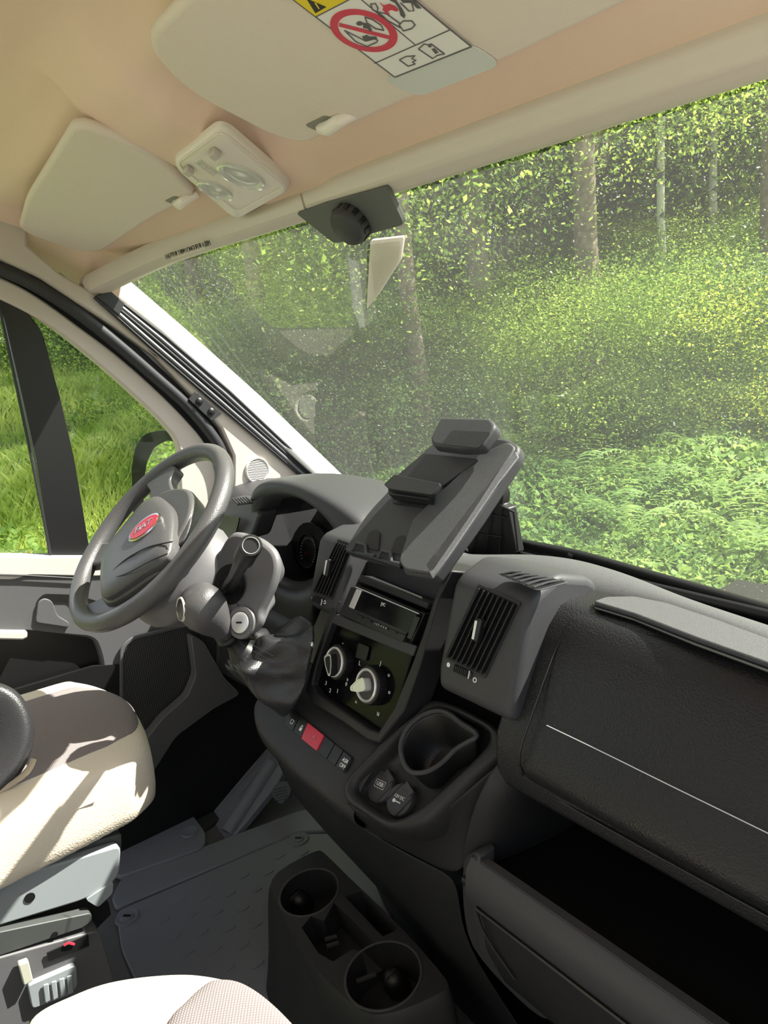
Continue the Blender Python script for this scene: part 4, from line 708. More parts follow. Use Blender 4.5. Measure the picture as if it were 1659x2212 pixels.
pspoke([(182, 1220), (194, 1184), (232, 1170), (262, 1180), (256, 1210), (226, 1214)], .0)
pspoke([(184, 1310), (208, 1297), (240, 1280), (300, 1250), (330, 1262), (262, 1312), (208, 1334)], .0)
spoke([(.165, -.08), (.18, -.04), (.17, .0), (.12, .02), (.10, -.03), (.13, -.07)], -.002)
b = MB(); P = smoothline([W2(*p, .0) for p in [(-.05, .075), (.02, .098), (.075, .088), (.12, .05), (.14, .0), (.17, -.03), (.135, -.075), (.075, -.135), (.02, -.14), (-.045, -.10), (-.075, -.06), (-.065, .02)]], 4, True)
b.loft([[p - WN_ * .03 for p in shrink(P, .95)], P, [p + WN_ * .012 for p in shrink(P, .97)]]); b.build('hub_shell', RIM, wh, bevel=.004)
pad = [(347, 1074), (372, 1100), (374, 1143), (360, 1203), (307, 1240), (231, 1290), (219, 1270), (221, 1219), (231, 1187), (273, 1134), (311, 1088), (331, 1076)]
P = smoothline([SW(a, c, .022) for a, c in pad], 4, True)
b = MB(); b.loft([[p - WN_ * .02 for p in P], P, [p + WN_ * .006 for p in shrink(P, .95)], [p + WN_ * .011 for p in shrink(P, .80)], [p + WN_ * .014 for p in shrink(P, .5)]]); pd = b.build('airbag_pad', SHR if 0 else RIM, wh, bevel=.002, label='central shield shaped pad')
c = SW(314, 1140, .036); bu = nrm(SW(342, 1122, .036) - c); b = MB(); b.lathe(c, WN_, [(.040, -.004), (.040, .002), (.037, .004), (.034, .003)], 40, .62, bu); b.build('badge_ring', CHR, pd)
b = MB(); b.lathe(c, WN_, [(.035, .001), (.034, .0042), (0, .005)], 40, .60, bu); bd = b.build('badge', RED, pd, bevel=.0004, label='red oval badge'); text('FIAT', c + WN_ * .0052, bu, np.cross(WN_, bu), .021, CHR, bd)
b = MB(); b.tube(smoothline([SW(245, 1232, .034), SW(275, 1206, .036), (SW(320, 1182, .036)), SW(372, 1170, .028)], 4), .0012, 6); b.tube(smoothline([SW(243, 1248, .032), SW(275, 1238, .033), (SW(325, 1212, .034)), SW(362, 1196, .028)], 4), .0012, 6); b.build('pad_crease', BLK, pd)
b = MB(); q = [SW(240, 1190, .034), SW(251, 1178, .034), SW(249, 1212, .034), SW(239, 1222, .034)]; b.tube(q, .0006, 5, closed=True); b.build('airbag_panel', BLK, pd); c = sum(q) / 4; text('AIRBAG', c, nrm(q[2] - q[1]) * 1, np.cross(WN_, nrm(q[2] - q[1])), .008, BPT, pd)
# ================================================================== GEAR LEVER
kp = at(437, 1312, 'y', -.205); nk = at(497, 1380, 'y', -.165); ax = nrm(kp - nk)
gl = thing('gear_lever', 'gear lever with rounded black knob and crumpled leather gaiter', 'gear lever', nk)
kc = nk + ax * np.linalg.norm(kp - nk)
b = MB(); b.lathe(nk, ax, [(.014, .004), (.017, .016), (.020, .028), (.030, .048), (.0375, .068), (.0385, .086), (.034, .102), (.024, .112), (.010, .116), (0, .1165)], 32); b.build('knob', RIM, gl, label='round black shift knob')
cc = at(418, 1310, 'y', -.222); cn = nrm(cc - (nk + ax * .075)); cn = nrm(-R[:, 0] * .86 - ray(420, 1312) * .5 + V(0, 0, -.08)); c0_ = nk + ax * .080 + cn * .0305
b = MB(); b.lathe(c0_, cn, [(.021, -.006), (.0195, .003), (.018, .0055), (.0165, .0045), (0, .0045)], 36); ins = b.build('shift_pattern_disc', GBL, gl, label='glossy disc with the shift pattern')
b = MB(); b.lathe(c0_, cn, [(.0200, .003), (.0185, .0062), (.0165, .0050)], 36, cap=(False, False)); b.build('disc_ring', SIL, ins); du_ = nrm(V(.5, -.8, 0) - cn * np.dot(V(.5, -.8, 0), cn)); dw_ = np.cross(cn, du_)
text('1 3 5\n2 4 R', c0_ + cn * .0050 + dw_ * .003, du_, dw_, .0095, WPT, ins)
b = MB(); b.lathe(nk, ax, [(.026, -.036), (.020, -.028), (.0145, -.016), (.014, -.006), (.0195, .0), (.0205, .006), (.0165, .010), (.0195, .014), (.018, .022)], 28); b.build('lever_collar', BLK, gl)
gs = [(nk - ax * .032, .023, .023), (nk - ax * .037, .030, .032), (at(530, 1408, 'y', -.150), .036, .040), (at(556, 1420, 'y', -.128), .050, .056), (at(590, 1432, 'y', -.104), .058, .070), (at(622, 1438, 'y', -.082), .064, .082), (at(652, 1440, 'y', -.062), .072, .098)]
rings = []; NS = 48; bn = nrm(S.n * .8 + HP.n * .2 + V(-.3, 0, 0)); bu_ = nrm(S.u - bn * np.dot(S.u, bn)); bw = np.cross(bn, bu_)
for i, (c, ra, rb) in enumerate(gs):
    f = i / (len(gs) - 1); n_ = nrm(ax * (1 - f) + bn * f); u_ = nrm(bu_ - n_ * np.dot(bu_, n_)); w_ = np.cross(n_, u_); row = []
    for k in range(NS):
        a = 2 * math.pi * k / NS; amp = (.0016 if i < 2 else .0095) * (1 if i < len(gs) - 1 else .3)
        d = 1 + 0 * a; fold = amp * (1 - 2 * abs(math.sin(2 * a + .4 + i * .35)) + .6 * (1 - 2 * abs(math.sin(3.5 * a - i * .8))) + (.8 * math.sin(22 * a) if i < 2 else 0)); row.append(c + u_ * (ra + fold) * math.cos(a) + w_ * (rb + fold) * math.sin(a) + n_ * fold * .6)
    rings.append(row)
b = MB(); b.loft(rings, True, (False, True)); gt_ = b.build('gaiter', LTH, gl, sub=2, label='soft black leather gaiter')
b = MB()
for k in range(14):
    p = at(548 + k * 3.2, 1395 + k * 1.7, 'y', -.176 + k * .0012); b.box(p, (.0024, .0008, .0008), (1, .1, -.3), (0, 1, 0)); b.box(p + V(0, -.002, -.008), (.0024, .0008, .0008), (1, .1, -.3), (0, 1, 0))
b.build('gaiter_stitching', BLK, gl)
# ================================================================== SEATS
def padgrid(outline, z, crown, th, nr=9, sag=.018):
    """rounded cushion: outline of (x,y) swept into a puffed top, rolled edge and side wall; returns rings from the underside up to the middle"""
    c = sum(V(p) for p in outline) / len(outline); rings = []
    for k, dz in ((.93, -th), (.985, -th * .93), (1.0, -th * .6), (1.0, -th * .28), (.985, -th * .10), (.95, -.006), (.90, 0), (.80, .004), (.6, crown * .3), (.35, crown * .3), (.08, crown * .3)):
        rings.append([V(c[0] + (p[0] - c[0]) * k, c[1] + (p[1] - c[1]) * k, z + dz) for p in outline])
    return rings
# driver seat: right side faces us
dzs = .565
rf = at(303, 1655, 'z', dzs - .02); rb = at(-260, 1830, 'z', dzs); lf = at(140, 1478, 'z', dzs); print('driver seat', rf, rb, lf, at(215, 1520, 'z', dzs), at(0, 1480, 'z', dzs))
dout = [V(rf[0] - .012, rf[1] - .005), V(rf[0], rf[1] - .06), V(rf[0] + .012, -.55), V(rf[0] + .012, -.86), V(-.70, -.86), V(-.70, lf[1] - .05), V(-.66, lf[1] + .035), V(-.50, lf[1] + .075), V(-.33, rf[1] + .04)]
dout = [tuple(p) for p in smoothline([V(*p, 0) for p in dout], 6, True)]; dout = [V(p[0], p[1]) for p in dout]
ds = thing('car_seat', 'driver seat with grey woven cushion, cream leather side and grey steel base', 'seat', (-.45, -.5, .1))
rg = padgrid(dout, dzs, .02, .125)
b = MB(); b.loft(rg); b.build('seat_cushion', LEC, ds, sub=1)
ins_ = [V(-.455 + (p[0] + .455) * .74, -.5 + (p[1] + .5) * .985, 0) for p in dout]
b = MB(); b.loft([[p + V(0, 0, dzs - .030) for p in [V(-.455 + (q[0] + .455) * .74, -.5 + (q[1] + .5) * .995, 0) for q in dout]], [p + V(0, 0, dzs - .004) for p in ins_], [p + V(0, 0, dzs + .006) for p in shrink(ins_, .94)], [p + V(0, 0, dzs + .010) for p in shrink(ins_, .8)], [p + V(0, 0, dzs + .010) for p in shrink(ins_, .3)]]); b.build('fabric_insert', FAB, ds, sub=1, label='grey brown woven centre panel')
sxr = rf[0]
b = MB(); b.tube([V(sxr + .004, y, dzs - .045 + .002 * math.sin(y * 9)) for y in np.linspace(rf[1] - .08, -.85, 12)], .0018, 6); b.build('seat_seam', LEC, ds)
def XZ(l, x): return [at(a, c, 'x', x) for a, c in l]
bx = sxr - .012
b = MB(); b.prism(fillet(XZ([(-40, 1915), (262, 1826), (258, 1890), (240, 1912), (180, 1945), (-40, 2012)], bx), .012, 3), (-.02, 0, 0)); bp = b.build('base_plate', MTL, ds, bevel=.003, label='grey steel side plate')
b = MB(); b.lathe(at(64, 1939, 'x', bx + .0005), (1, 0, 0), [(.008, 0), (.008, .001)], 20, u=(0, 1, 0)); b.build('plate_hole', BLK, bp)
b = MB(); b.prism(fillet(XZ([(-40, 1890), (262, 1800), (262, 1840), (-40, 1925)], bx - .02), .004, 2), (-.02, 0, 0)); b.build('cushion_pan', MTD, ds)
b = MB(); b.prism(fillet(XZ([(186, 1944), (245, 1905), (243, 1930), (212, 1960)], bx + .004), .004, 2), (-.01, 0, 0)); b.build('plate_tab', MTL, ds)
b = MB(); b.prism(fillet(XZ([(-40, 2022), (198, 1972), (199, 1990), (180, 2004), (-40, 2078)], bx + .01), .006, 3), (-.02, 0, 0)); rl = b.build('seat_rail', MTD, ds, bevel=.003)
b = MB(); b.lathe(at(118, 2019, 'x', bx + .011), (1, 0, 0), [(.005, 0), (.005, .001)], 16, u=(0, 1, 0)); b.build('rail_hole', BLK, rl)
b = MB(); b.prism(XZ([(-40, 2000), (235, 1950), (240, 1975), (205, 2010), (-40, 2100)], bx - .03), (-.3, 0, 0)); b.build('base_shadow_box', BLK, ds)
b = MB(); b.tube([V(-.72 + k * 0, -.62, .42) for k in (0,)] + [V(-.25, -.62, .42)], .02, 8); b.build('cross_tube', MTD, ds)
# pedestal cover with the adjusting lever
b = MB(); px = bx + .012
b.prism(fillet(XZ([(-60, 2085), (175, 2020), (215, 2010), (240, 2090), (262, 2200), (200, 2320), (-60, 2400)], px), .01, 3), (-.40, 0, 0)); b.build('pedestal', SILL, ds, bevel=.008)
b = MB(); b.prism(fillet(XZ([(60, 2130), (165, 2085), (168, 2130), (150, 2150), (70, 2180)], px + .01), .006, 3), (-.02, 0, 0)); lv = b.build('lever_housing', MTL, ds, bevel=.003)
b = MB()
for k in range(4): b.prism(XZ([(92 + k * 17, 2126 - k * 6), (104 + k * 17, 2122 - k * 6), (108 + k * 17, 2160 - k * 6), (96 + k * 17, 2165 - k * 6)], px + .012), (.003, 0, 0))
b.build('lever_grip', MTL, lv, bevel=.002)
b = MB(); b.prism(fillet(XZ([(40, 2085), (62, 2077), (72, 2118), (52, 2130)], px + .016), .002, 2), (-.012, 0, 0)); b.build('release_tab', mat('faded plastic', (.50, .50, .42), .5), lv, bevel=.002, label='small pale tab')
b = MB(); b.prism(XZ([(100, 2058), (190, 2018), (192, 2042), (105, 2075)], px + .003), (.002, 0, 0)); b.build('pedestal_slot', BLK, ds)
b = MB(); b.tube([at(138, 2042, 'x', px + .006), at(148, 2037, 'x', px + .008), at(160, 2040, 'x', px + .006)], .0022, 6); b.build('red_clip', RED, ds, label='small red clip')
# strap looping over the driver seat edge
t = thing('seat_belt', 'shiny black belt loop hanging over the left edge of the driver seat', 'seat belt', at(30, 1600, 'z', .6))
Kp = Plane(at(40, 1600, 'z', .63), nrm(CAM - at(40, 1600, 'z', .63)))
rows = []
for f in np.linspace(0, 1, 14):
    c = smoothline([Kp(-60, 1482), Kp(0, 1490), Kp(40, 1520), Kp(60, 1580), Kp(45, 1640), Kp(10, 1690), Kp(-60, 1745)], 4); i_ = f * (len(c) - 1); k = int(i_); q = c[k] * (1 - (i_ - k)) + c[min(k + 1, len(c) - 1)] * (i_ - k)
    cc_ = Kp(-80, 1610); d = nrm(q - cc_); rows.append([q - d * .055 - Kp.n * .01, q - d * .03 + Kp.n * .004, q - d * .012 + Kp.n * .010, q + Kp.n * .012, q + d * .010 + Kp.n * .004, q + d * .012 - Kp.n * .01])
b = MB(); b.loft(rows, False); b.build('strap', LTH, t, sub=2, solid=.003)
b = MB(); b.tube(smoothline([Kp(72, 1640, .0), Kp(60, 1665, .004), Kp(30, 1690, .004), Kp(-30, 1725, .0)], 4), .005, 8); b.build('strap_trim', mat('tan trim', (.42, .36, .28), .4), t, label='tan lower edge')
# passenger seat, only its front edge shows at the bottom
pz = .545
pf = [(-60, 2330), (60, 2190), (150, 2140), (250, 2104), (380, 2088), (470, 2092), (560, 2120), (640, 2190), (720, 2290), (800, 2400)]
fo = [at(a, c, 'z', pz) for a, c in pf]; print('pass', fo[0], fo[4], fo[-1])
pout = [V(p[0], p[1]) for p in fo] + [V(.40, -.95), V(.0, -.98), V(-.10, -.92)]
pout = [V(p[0], p[1]) for p in smoothline([V(*p, 0) for p in pout], 4, True)]
ps = thing('car_seat', 'passenger seat front edge with cream leather border and woven centre', 'seat', (.1, -.6, .1))
b = MB(); b.loft(padgrid(pout, pz, .02, .14)); b.build('seat_cushion', LEC, ps, sub=1)
b = MB(); q = [at(a, c, 'z', pz + .008) for a, c in ((350, 2230), (395, 2170), (440, 2128), (470, 2116), (520, 2122), (580, 2160), (650, 2230), (720, 2330), (600, 2500), (300, 2500))]; q = smoothline(q, 3, True)
b.loft([[p + V(0, 0, -.02) for p in q], q, [p + V(0, 0, .006) for p in shrink(q, .93)], [p + V(0, 0, .010) for p in shrink(q, .6)]]); b.build('fabric_insert', FAB, ps, sub=1, label='grey brown woven centre panel')
b = MB(); b.box((.16, -.78, .2), (.34, .34, .42)); b.build('pedestal', SILL, ps, bevel=.02)
for t_, cx_ in ((ds, -.45), (ps, .22)):
    P = [V(cx_ + a, y_, 0) for a, y_ in ((-.23, -.86), (.23, -.86), (.25, -.93), (.2, -1.0), (-.2, -1.0), (-.25, -.93))]
    b = MB(); b.loft([[V(cx_ + (p[0] - cx_) * k, p[1] - (h - .5) * .16, h) for p in P] for h, k in ((.50, .9), (.6, 1), (.9, 1), (1.06, .92), (1.12, .7), (1.13, .3))]); b.build('backrest', LEC, t_, sub=2)
    P = [V(cx_ + a, y_, 0) for a, y_ in ((-.13, -.99), (.13, -.99), (.14, -1.06), (.1, -1.10), (-.1, -1.10), (-.14, -1.06))]
    b = MB(); b.loft([[V(cx_ + (p[0] - cx_) * k, p[1] - (h - 1.16) * .1, h) for p in P] for h, k in ((1.15, .8), (1.18, 1), (1.32, .95), (1.36, .7), (1.37, .3))]); b.build('headrest', LEC, t_, sub=2)
# ================================================================== FLOOR
def FL(l, z): return [at(a, c, 'z', z) for a, c in l]
t = thing('floor_mat', 'dark blue grey moulded rubber mat with oval studs', 'floor mat', at(450, 1950, 'z', .012))
b = MB(); b.prism(fillet(FL([(250, 1968), (640, 1800), (720, 1800), (900, 1990), (800, 2300), (420, 2300), (330, 2200), (262, 2050)], .012), .02, 3), (0, 0, -.008)); b.build('mat_sheet', MAT_, t, bevel=.003)
b = MB(); b.prism(fillet(FL([(240, 1940), (262, 1895), (640, 1752), (700, 1740), (760, 1790), (640, 1798), (250, 1962)], .014), .01, 2), (0, 0, -.012)); b.build('mat_border', MAT_, t, bevel=.004)
st_ = MB(); p0 = at(290, 2030, 'z', .0125); e1 = nrm(V(1, 0, 0)); e2 = V(0, 1, 0)
studs = []
for i in range(9):
    for j in range(10):
        c = V(-.68 + i * .062 + (j % 2) * .03, -.27 + j * .048, .0125); studs.append(c)
def px_of(p): q = R.T @ (V(p) - CAM); return CX + FP * q[0] / q[2], CY + FP * q[1] / q[2]
for c in studs:
    a_, c_ = px_of(c)
    if c_ < 1968 - (a_ - 250) * .431 + 34 or a_ > 700 or c_ > 2230 or a_ < 262 + (c_ - 1968) * .45 or math.hypot(a_ - 275, c_ - 1982) < 34: continue
    out = []
    for k in range(12):
        a = 2 * math.pi * k / 12; out.append(c + V(.0068 * math.cos(a), .0068 * math.sin(a) + (.007 if math.sin(a) > 0 else -.007), 0))
    m_ = MB(); st_.loft([out, [p + V(0, 0, .0015) for p in shrink(out, .9)]])
o = st_.build('mat_studs', MAT_, t); o['kind'] = 'stuff'
for q in ((275, 1982), (645, 1813)):
    c = at(*q, 'z', .0125); b = MB(); b.lathe(c, (0, 0, 1), [(.026, 0), (.024, .003), (.018, .001), (.014, .001), (.012, .004), (.0, .004)], 28); o = b.build('mat_eyelet', MAT_, t); b = MB(); b.box(c + V(0, 0, .005), (.016, .005, .002), (.7, .7, 0), (-.7, .7, 0)); b.build('eyelet_slot', BLK, o)
t = thing('driver_floor_mat', 'dark rubber footwell mat in front of the driver seat', 'floor mat', at(350, 1810, 'z', .012))
b = MB(); b.prism(fillet(FL([(225, 1880), (262, 1893), (440, 1830), (446, 1800), (400, 1735), (330, 1755), (250, 1800)], .02), [.01, .01, .02, .02, .02, .01, .01], 3), (0, 0, -.014)); b.build('mat_sheet', MAT_, t, bevel=.004)
for q in ((375, 1754), (410, 1798)):
    c = at(*q, 'z', .021); b = MB(); b.lathe(c, (0, 0, 1), [(.022, 0), (.020, .004), (.014, .001), (.0, .001)], 24); b.build('mat_eyelet', MAT_, t)
RPp = Plane(at(500, 1740, 'z', .03), (-.05, -.5, .85))
b = MB(); b.prism(fillet(RPp.pts([(400, 1735), (470, 1650), (560, 1560), (640, 1600), (600, 1690), (500, 1812), (455, 1815)]), .01, 3), RPp.n * -.02); hb = b.build('heel_panel', MAT_, t, bevel=.004)
b = MB()
for k in range(8): b.tube(RPp.pts([(430 + k * 7, 1722 + k * 6), (550 + k * 6, 1590 + k * 5)], .001), .003, 6)
b.build('heel_ribs', MAT_, hb)
b = MB(); b.tube(RPp.pts([(492, 1800), (590, 1650)], .0), .022, 12); b.build('heel_ridge', MAT_, hb)
# carpet in the footwell by the door
b = MB(); b.prism(smoothline(FL([(290, 1880), (250, 1800), (300, 1740), (310, 1680), (360, 1600), (450, 1520), (560, 1500), (640, 1560), (560, 1680), (460, 1780)], .008), 3, True), (0, 0, -.006)); b.build('trim_7', mat('footwell carpet', (.03, .031, .034), .9), kind='structure', label='black footwell carpet')
b = MB(); b.tube(smoothline([at(312, 1730, 'z', .05), at(330, 1680, 'z', .10), at(385, 1590, 'z', .16), at(470, 1520, 'z', .2)], 4), .03, 12); b.build('trim_8', BLK, kind='structure')
# accelerator pedal
t = thing('accelerator_pedal', 'grey worn rubber pedal half hidden behind the centre column', 'pedal', at(607, 1712, 'y', .10))
pp_ = Plane(at(607, 1712, 'y', .10), (0, -.8, .6)); b = MB(); b.prism(fillet(pp_.pts([(588, 1700), (606, 1686), (630, 1692), (622, 1722), (604, 1738), (586, 1720)]), .008, 3), pp_.n * -.012); o = b.build('pedal_pad', MATR, t, bevel=.003)
b = MB()
for k in range(5): b.tube(pp_.pts([(592 + k * 1, 1706 + k * 6), (618 + k * 1, 1700 + k * 6)], .001), .0012, 5)
b.build('pad_grooves', MTD, o); b = MB(); b.tube([pp_(610, 1712, -.012), pp_(640, 1640, -.05) + V(0, .1, .1)], .007, 8); b.build('pedal_arm', MTD, t)
# ================================================================== FLOOR CONSOLE WITH CUP HOLDERS
fc_z = .255
t = thing('cup_holder_console', 'black floor console with two round cup holders between the seats', 'console', (-.05, -.05, .0))
TP = Plane(at(760, 2020, 'z', fc_z), (0, -.12, 1)); 
oc = [(600, 1883), (649, 1853), (683, 1838), (700, 1842), (749, 1890), (800, 1938), (848, 1985), (895, 2034), (931, 2075), (958, 2108), (971, 2133), (935, 2156), (882, 2179), (825, 2194), (782, 2185), (716, 2131), (680, 2090), (649, 2042), (620, 1998), (600, 1956), (583, 1915)]
O_ = smoothline(TP.pts(oc), 2, True); b = MB()
wells = [((668, 1927), .0, (70, 52)), ((828, 2106), 0, (80, 68))]
def ellipse(c, rx, rot=0, off=0., n=36, pl=TP): C0 = pl(*c, off); return [C0 + (pl.u * math.cos(a) + pl.v * math.sin(a)) * rx for a in np.linspace(0, 2 * math.pi, n, endpoint=False)]
r1_ = abs(np.dot(TP(738, 1927) - TP(598, 1927), TP.u)); print('cup r', r1_ / 2, TP(668, 1927), TP(828, 2106))
skirt = [[p for p in O_], [p + (V(p[0], p[1], 0) - V(-.05, -.06, 0)) * .06 + V(0, 0, -.02) for p in O_], [V(p[0] + (p[0] + .05) * .14, p[1] + (p[1] + .06) * .12, .10) for p in O_], [V(p[0] + (p[0] + .05) * .26, p[1] + (p[1] + .06) * .22, .013) for p in O_]]
b.loft([[p - TP.n * .085 for p in shrink(O_, .98)], ] + skirt[::-1][:0] + [O_], True, (False, False)); b2 = MB(); b2.loft(skirt[::-1] + [[p + TP.n * .001 for p in shrink(O_, .985)]], True, (False, False)); sk_ = b2.build('console_body', DK, t, sub=1)
# top plate with real openings, cut by a boolean and left as a plain mesh
b = MB(); b.prism([p + TP.n * .001 for p in shrink(O_, .99)], TP.n * -.10); top = b.build('console_top', DK, t, smooth=False)
cut = []
def hole(pts, depth):
    m_ = MB(); m_.prism([p + TP.n * .01 for p in pts], TP.n * -(depth + .01)); o = m_.build('c', DK, t, smooth=False); cut.append(o)
hole(ellipse((668, 1927), .052), .07); hole(ellipse((828, 2106), .058), .075)
hole(TP.pts([(700, 1990), (722, 1950), (812, 2040), (808, 2062), (760, 2052), (720, 2078), (688, 2060), (652, 2005), (672, 1980)]), .055)
hole(TP.pts([(745, 1937), (780, 1926), (858, 2006), (850, 2014), (826, 2024)]), .06)
for o in cut:
    q = top.modifiers.new('c', 'BOOLEAN'); q.object = o; q.operation = 'DIFFERENCE'; q.solver = 'EXACT'
bpy.context.view_layer.update(); me = bpy.data.meshes.new_from_object(top.evaluated_get(bpy.context.evaluated_depsgraph_get())); top.modifiers.clear(); top.data = me
for o in cut: bpy.data.objects.remove(o)
for c, r in (((668, 1927), .052), ((828, 2106), .058)):
    b = MB(); b.ring(ellipse(c, r + .003), ellipse(c, r - .001), TP.n * .002); b.build('holder_rim', DKG, t, bevel=.0008)
for c in ((645, 1945), (850, 2118)):
    cc_ = TP(*c, -.045); b = MB(); b.lathe(cc_, nrm(TP.n + V(.1, -.3, 0)), [(.019, -.03), (.019, 0), (.016, .010), (.009, .017), (0, .019)], 28); o = b.build('grip_bump', BLK, t); 
    b = MB(); b.box(cc_ + TP.n * .016 + V(.002, -.004, 0), (.0025, .022, .006), (1, .2, 0), (-.2, 1, .0)); b.build('bump_slit', DKG, o)
for l in (((702, 2030), (728, 2022)), ((706, 2045), (732, 2036)), ((770, 2120), (812, 2104))):
    b = MB(); b.tube([TP(*l[0], -.02), TP(*l[1], -.02)], .004, 8); b.build('coin_ridge', DK, t)
b = MB(); b.box((.02, .16, .12), (.5, .16, .24)); b.build('console_bridge', DK, dash, bevel=.03)
# ================================================================== DOOR MIRROR OUTSIDE
t = thing('door_mirror', 'black door mirror reflecting green leaves outside the driver window', 'mirror', at(345, 1000, 'x', -1.05))
mo = [(285, 1060), (284, 1010), (292, 965), (310, 938), (345, 929), (378, 934), (390, 958), (389, 1010), (386, 1080), (380, 1120), (330, 1160), (290, 1160)]
MP = Plane(at(345, 1010, 'x', -1.05), nrm(V(.52, -.85, -.02)), (0, 0, 1)); Mo = fillet(MP.pts(mo), .02, 4); b = MB(); b.loft([Mo, [p + V(-.03, .05, 0) for p in shrink(Mo, .97)], [p + V(-.05, .09, 0) for p in shrink(Mo, .6)]]); b.build('mirror_housing', BLK, t, bevel=.004, seg=3)
Mg = fillet(MP.pts([(309, 1060), (318, 1000), (334, 966), (364, 950), (383, 957), (385, 1000), (380, 1100), (318, 1135)], .001), .012, 4); b = MB(); b.prism(Mg, MP.n * .002); b.build('mirror_pane', MIR, t)
b = MB(); b.tube([at(388, 1150, 'x', -1.05), at(405, 1175, 'x', -.9)], .02, 10); b.build('mirror_arm', BLK, t)
# ================================================================== OUTSIDE
def smst(v, a, b_): t = np.clip((v - a) / (b_ - a), 0, 1); return t * t * (3 - 2 * t)
def ground(x, y):
    r = np.hypot(x + .2, y); lf = smst(-x - .9 * y, 0, 5); return -.78 + (1.35 - .5 * lf) * smst(r, 5, 15) + (.16 - .10 * lf) * np.clip(r - 13, 0, 40) + .10 * np.sin(x * .9) * np.cos(y * .8 + 1) * smst(r, 4, 8)
def az(px): d = ray(px, 660); return nrm(V(d[0], d[1]))
def spot(px, dist): d = az(px); x, y = CAM[0] + d[0] * dist, CAM[1] + d[1] * dist; return x, y, float(ground(x, y))
b = MB(); b.prism([(-1.35, -30, -.77), (12, -30, -.77), (12, 3.0, -.77), (6, 3.6, -.77), (1, 3.4, -.77), (-1.0, 2.6, -.77), (-1.5, 1, -.77)], (0, 0, .03)); b.build('trim_12', GRV, kind='structure', smooth=False, label='unseen pale gravel track added under and beside the van for neutral bounce')  # unseen ground added to bounce neutral, warm light into the cab
g = np.linspace(-45, 45, 181); b = MB(); b.loft([[(x, y, float(ground(x, y)) - .02) for x in g] for y in g], False); b.build('trim_9', SOIL, kind='structure', label='dark forest ground rising away from the van')
def leafmesh(name, C_, size, mt, up=.3, aspect=.62, fold=.25, parent=None, off=(0, 0, 0)):
    n = len(C_); d = rng.normal(size=(n, 3)); d[:, 2] -= .2; d /= np.linalg.norm(d, axis=1)[:, None]; q = rng.normal(size=(n, 3)) * .8; q[:, 2] += up * 3
    s_ = np.cross(d, q); s_ /= np.linalg.norm(s_, axis=1)[:, None]; nn = np.cross(s_, d); L = (size * rng.uniform(.6, 1.3, n))[:, None]; a = C_ - d * L * .5; c = C_ + d * L * .5; m_ = C_ - d * L * .05
    Vt = np.stack([a, m_ + s_ * L * aspect * .5 + nn * L * fold * .2, c, m_ - s_ * L * aspect * .5 + nn * L * fold * .2], 1).reshape(-1, 3) - V(off)
    me = bpy.data.meshes.new(name); me.vertices.add(4 * n); me.vertices.foreach_set('co', Vt.ravel()); me.loops.add(4 * n); me.loops.foreach_set('vertex_index', np.arange(4 * n, dtype=np.int32)); me.polygons.add(n); me.polygons.foreach_set('loop_start', np.arange(0, 4 * n, 4, dtype=np.int32)); me.polygons.foreach_set('loop_total', np.full(n, 4, np.int32)); me.update(); me.validate()
    me.materials.append(mt); return me
def link(name, me, parent=None):
    o = bpy.data.objects.new(name, me); col.objects.link(o)
    if parent is not None: o.parent = parent
    return o
def polar(n, p0, p1, r0, r1, pw=1.):
    a0 = math.atan2(*az(p0)[::-1]); a1 = math.atan2(*az(p1)[::-1]); a1 += 2 * math.pi if a1 - a0 < -math.pi else 0; a0 += 2 * math.pi if a0 - a1 < -math.pi else 0
    A_ = rng.uniform(min(a0, a1), max(a0, a1), n); r = r0 * (r1 / r0) ** (rng.uniform(0, 1, n) ** pw); return CAM[0] + r * np.cos(A_), CAM[1] + r * np.sin(A_), r
# brambles and ivy on the bank
x, y, r = polar(150000, 380, 1900, 4.0, 22); ok = (y > 2.0); x, y, r = x[ok], y[ok], r[ok]
hgt = .12 + .5 * (np.sin(x * 1.7) * np.cos(y * 2.1) * .5 + .5) * smst(r, 4, 9)
z = ground(x, y) + hgt * rng.uniform(0, 1, len(x)) ** .7
C_ = np.stack([x, y, z], 1); props(link('undergrowth', leafmesh('undergrowth', C_, .052 + .003 * r, LFI, .6, .8)), 'low green brambles and ivy covering the bank ahead of the windscreen', 'undergrowth', None, 'stuff')
# grass of the meadow on the left
x, y, r = polar(150000, -900, 560, 2.6, 28); ok = (x < -1.35); x, y, r = x[ok], y[ok], r[ok]; n = len(x); h = rng.uniform(.15, .42, n) * (.7 + .4 * np.sin(x * 1.3 + y)); base = np.stack([x, y, ground(x, y) - .02], 1)
w = rng.normal(size=(n, 2)); w /= np.linalg.norm(w, axis=1)[:, None]; w = np.c_[w, np.zeros(n)] * (.004 + .0007 * r)[:, None]; lean = np.c_[rng.normal(size=(n, 2)) * .35, np.ones(n)] * h[:, None]
Vt = np.stack([base - w, base + w, base + lean * [.6, .6, .75] + w * .6, base + lean], 1).reshape(-1, 3); me = bpy.data.meshes.new('grass'); me.vertices.add(4 * n); me.vertices.foreach_set('co', Vt.ravel()); me.loops.add(4 * n); me.loops.foreach_set('vertex_index', np.arange(4 * n, dtype=np.int32)); me.polygons.add(n); me.polygons.foreach_set('loop_start', np.arange(0, 4 * n, 4, dtype=np.int32)); me.polygons.foreach_set('loop_total', np.full(n, 4, np.int32)); me.update(); me.validate(); me.materials.append(LFG)
props(link('meadow_grass', me), 'long sunlit meadow grass outside the driver window', 'grass', None, 'stuff')
x, y, r = polar(26000, -900, 500, 2.6, 16); ok = (x < -1.35) & (np.sin(x * 1.9 + 1) + np.cos(y * 1.6) > .1); x, y, r = x[ok], y[ok], r[ok]
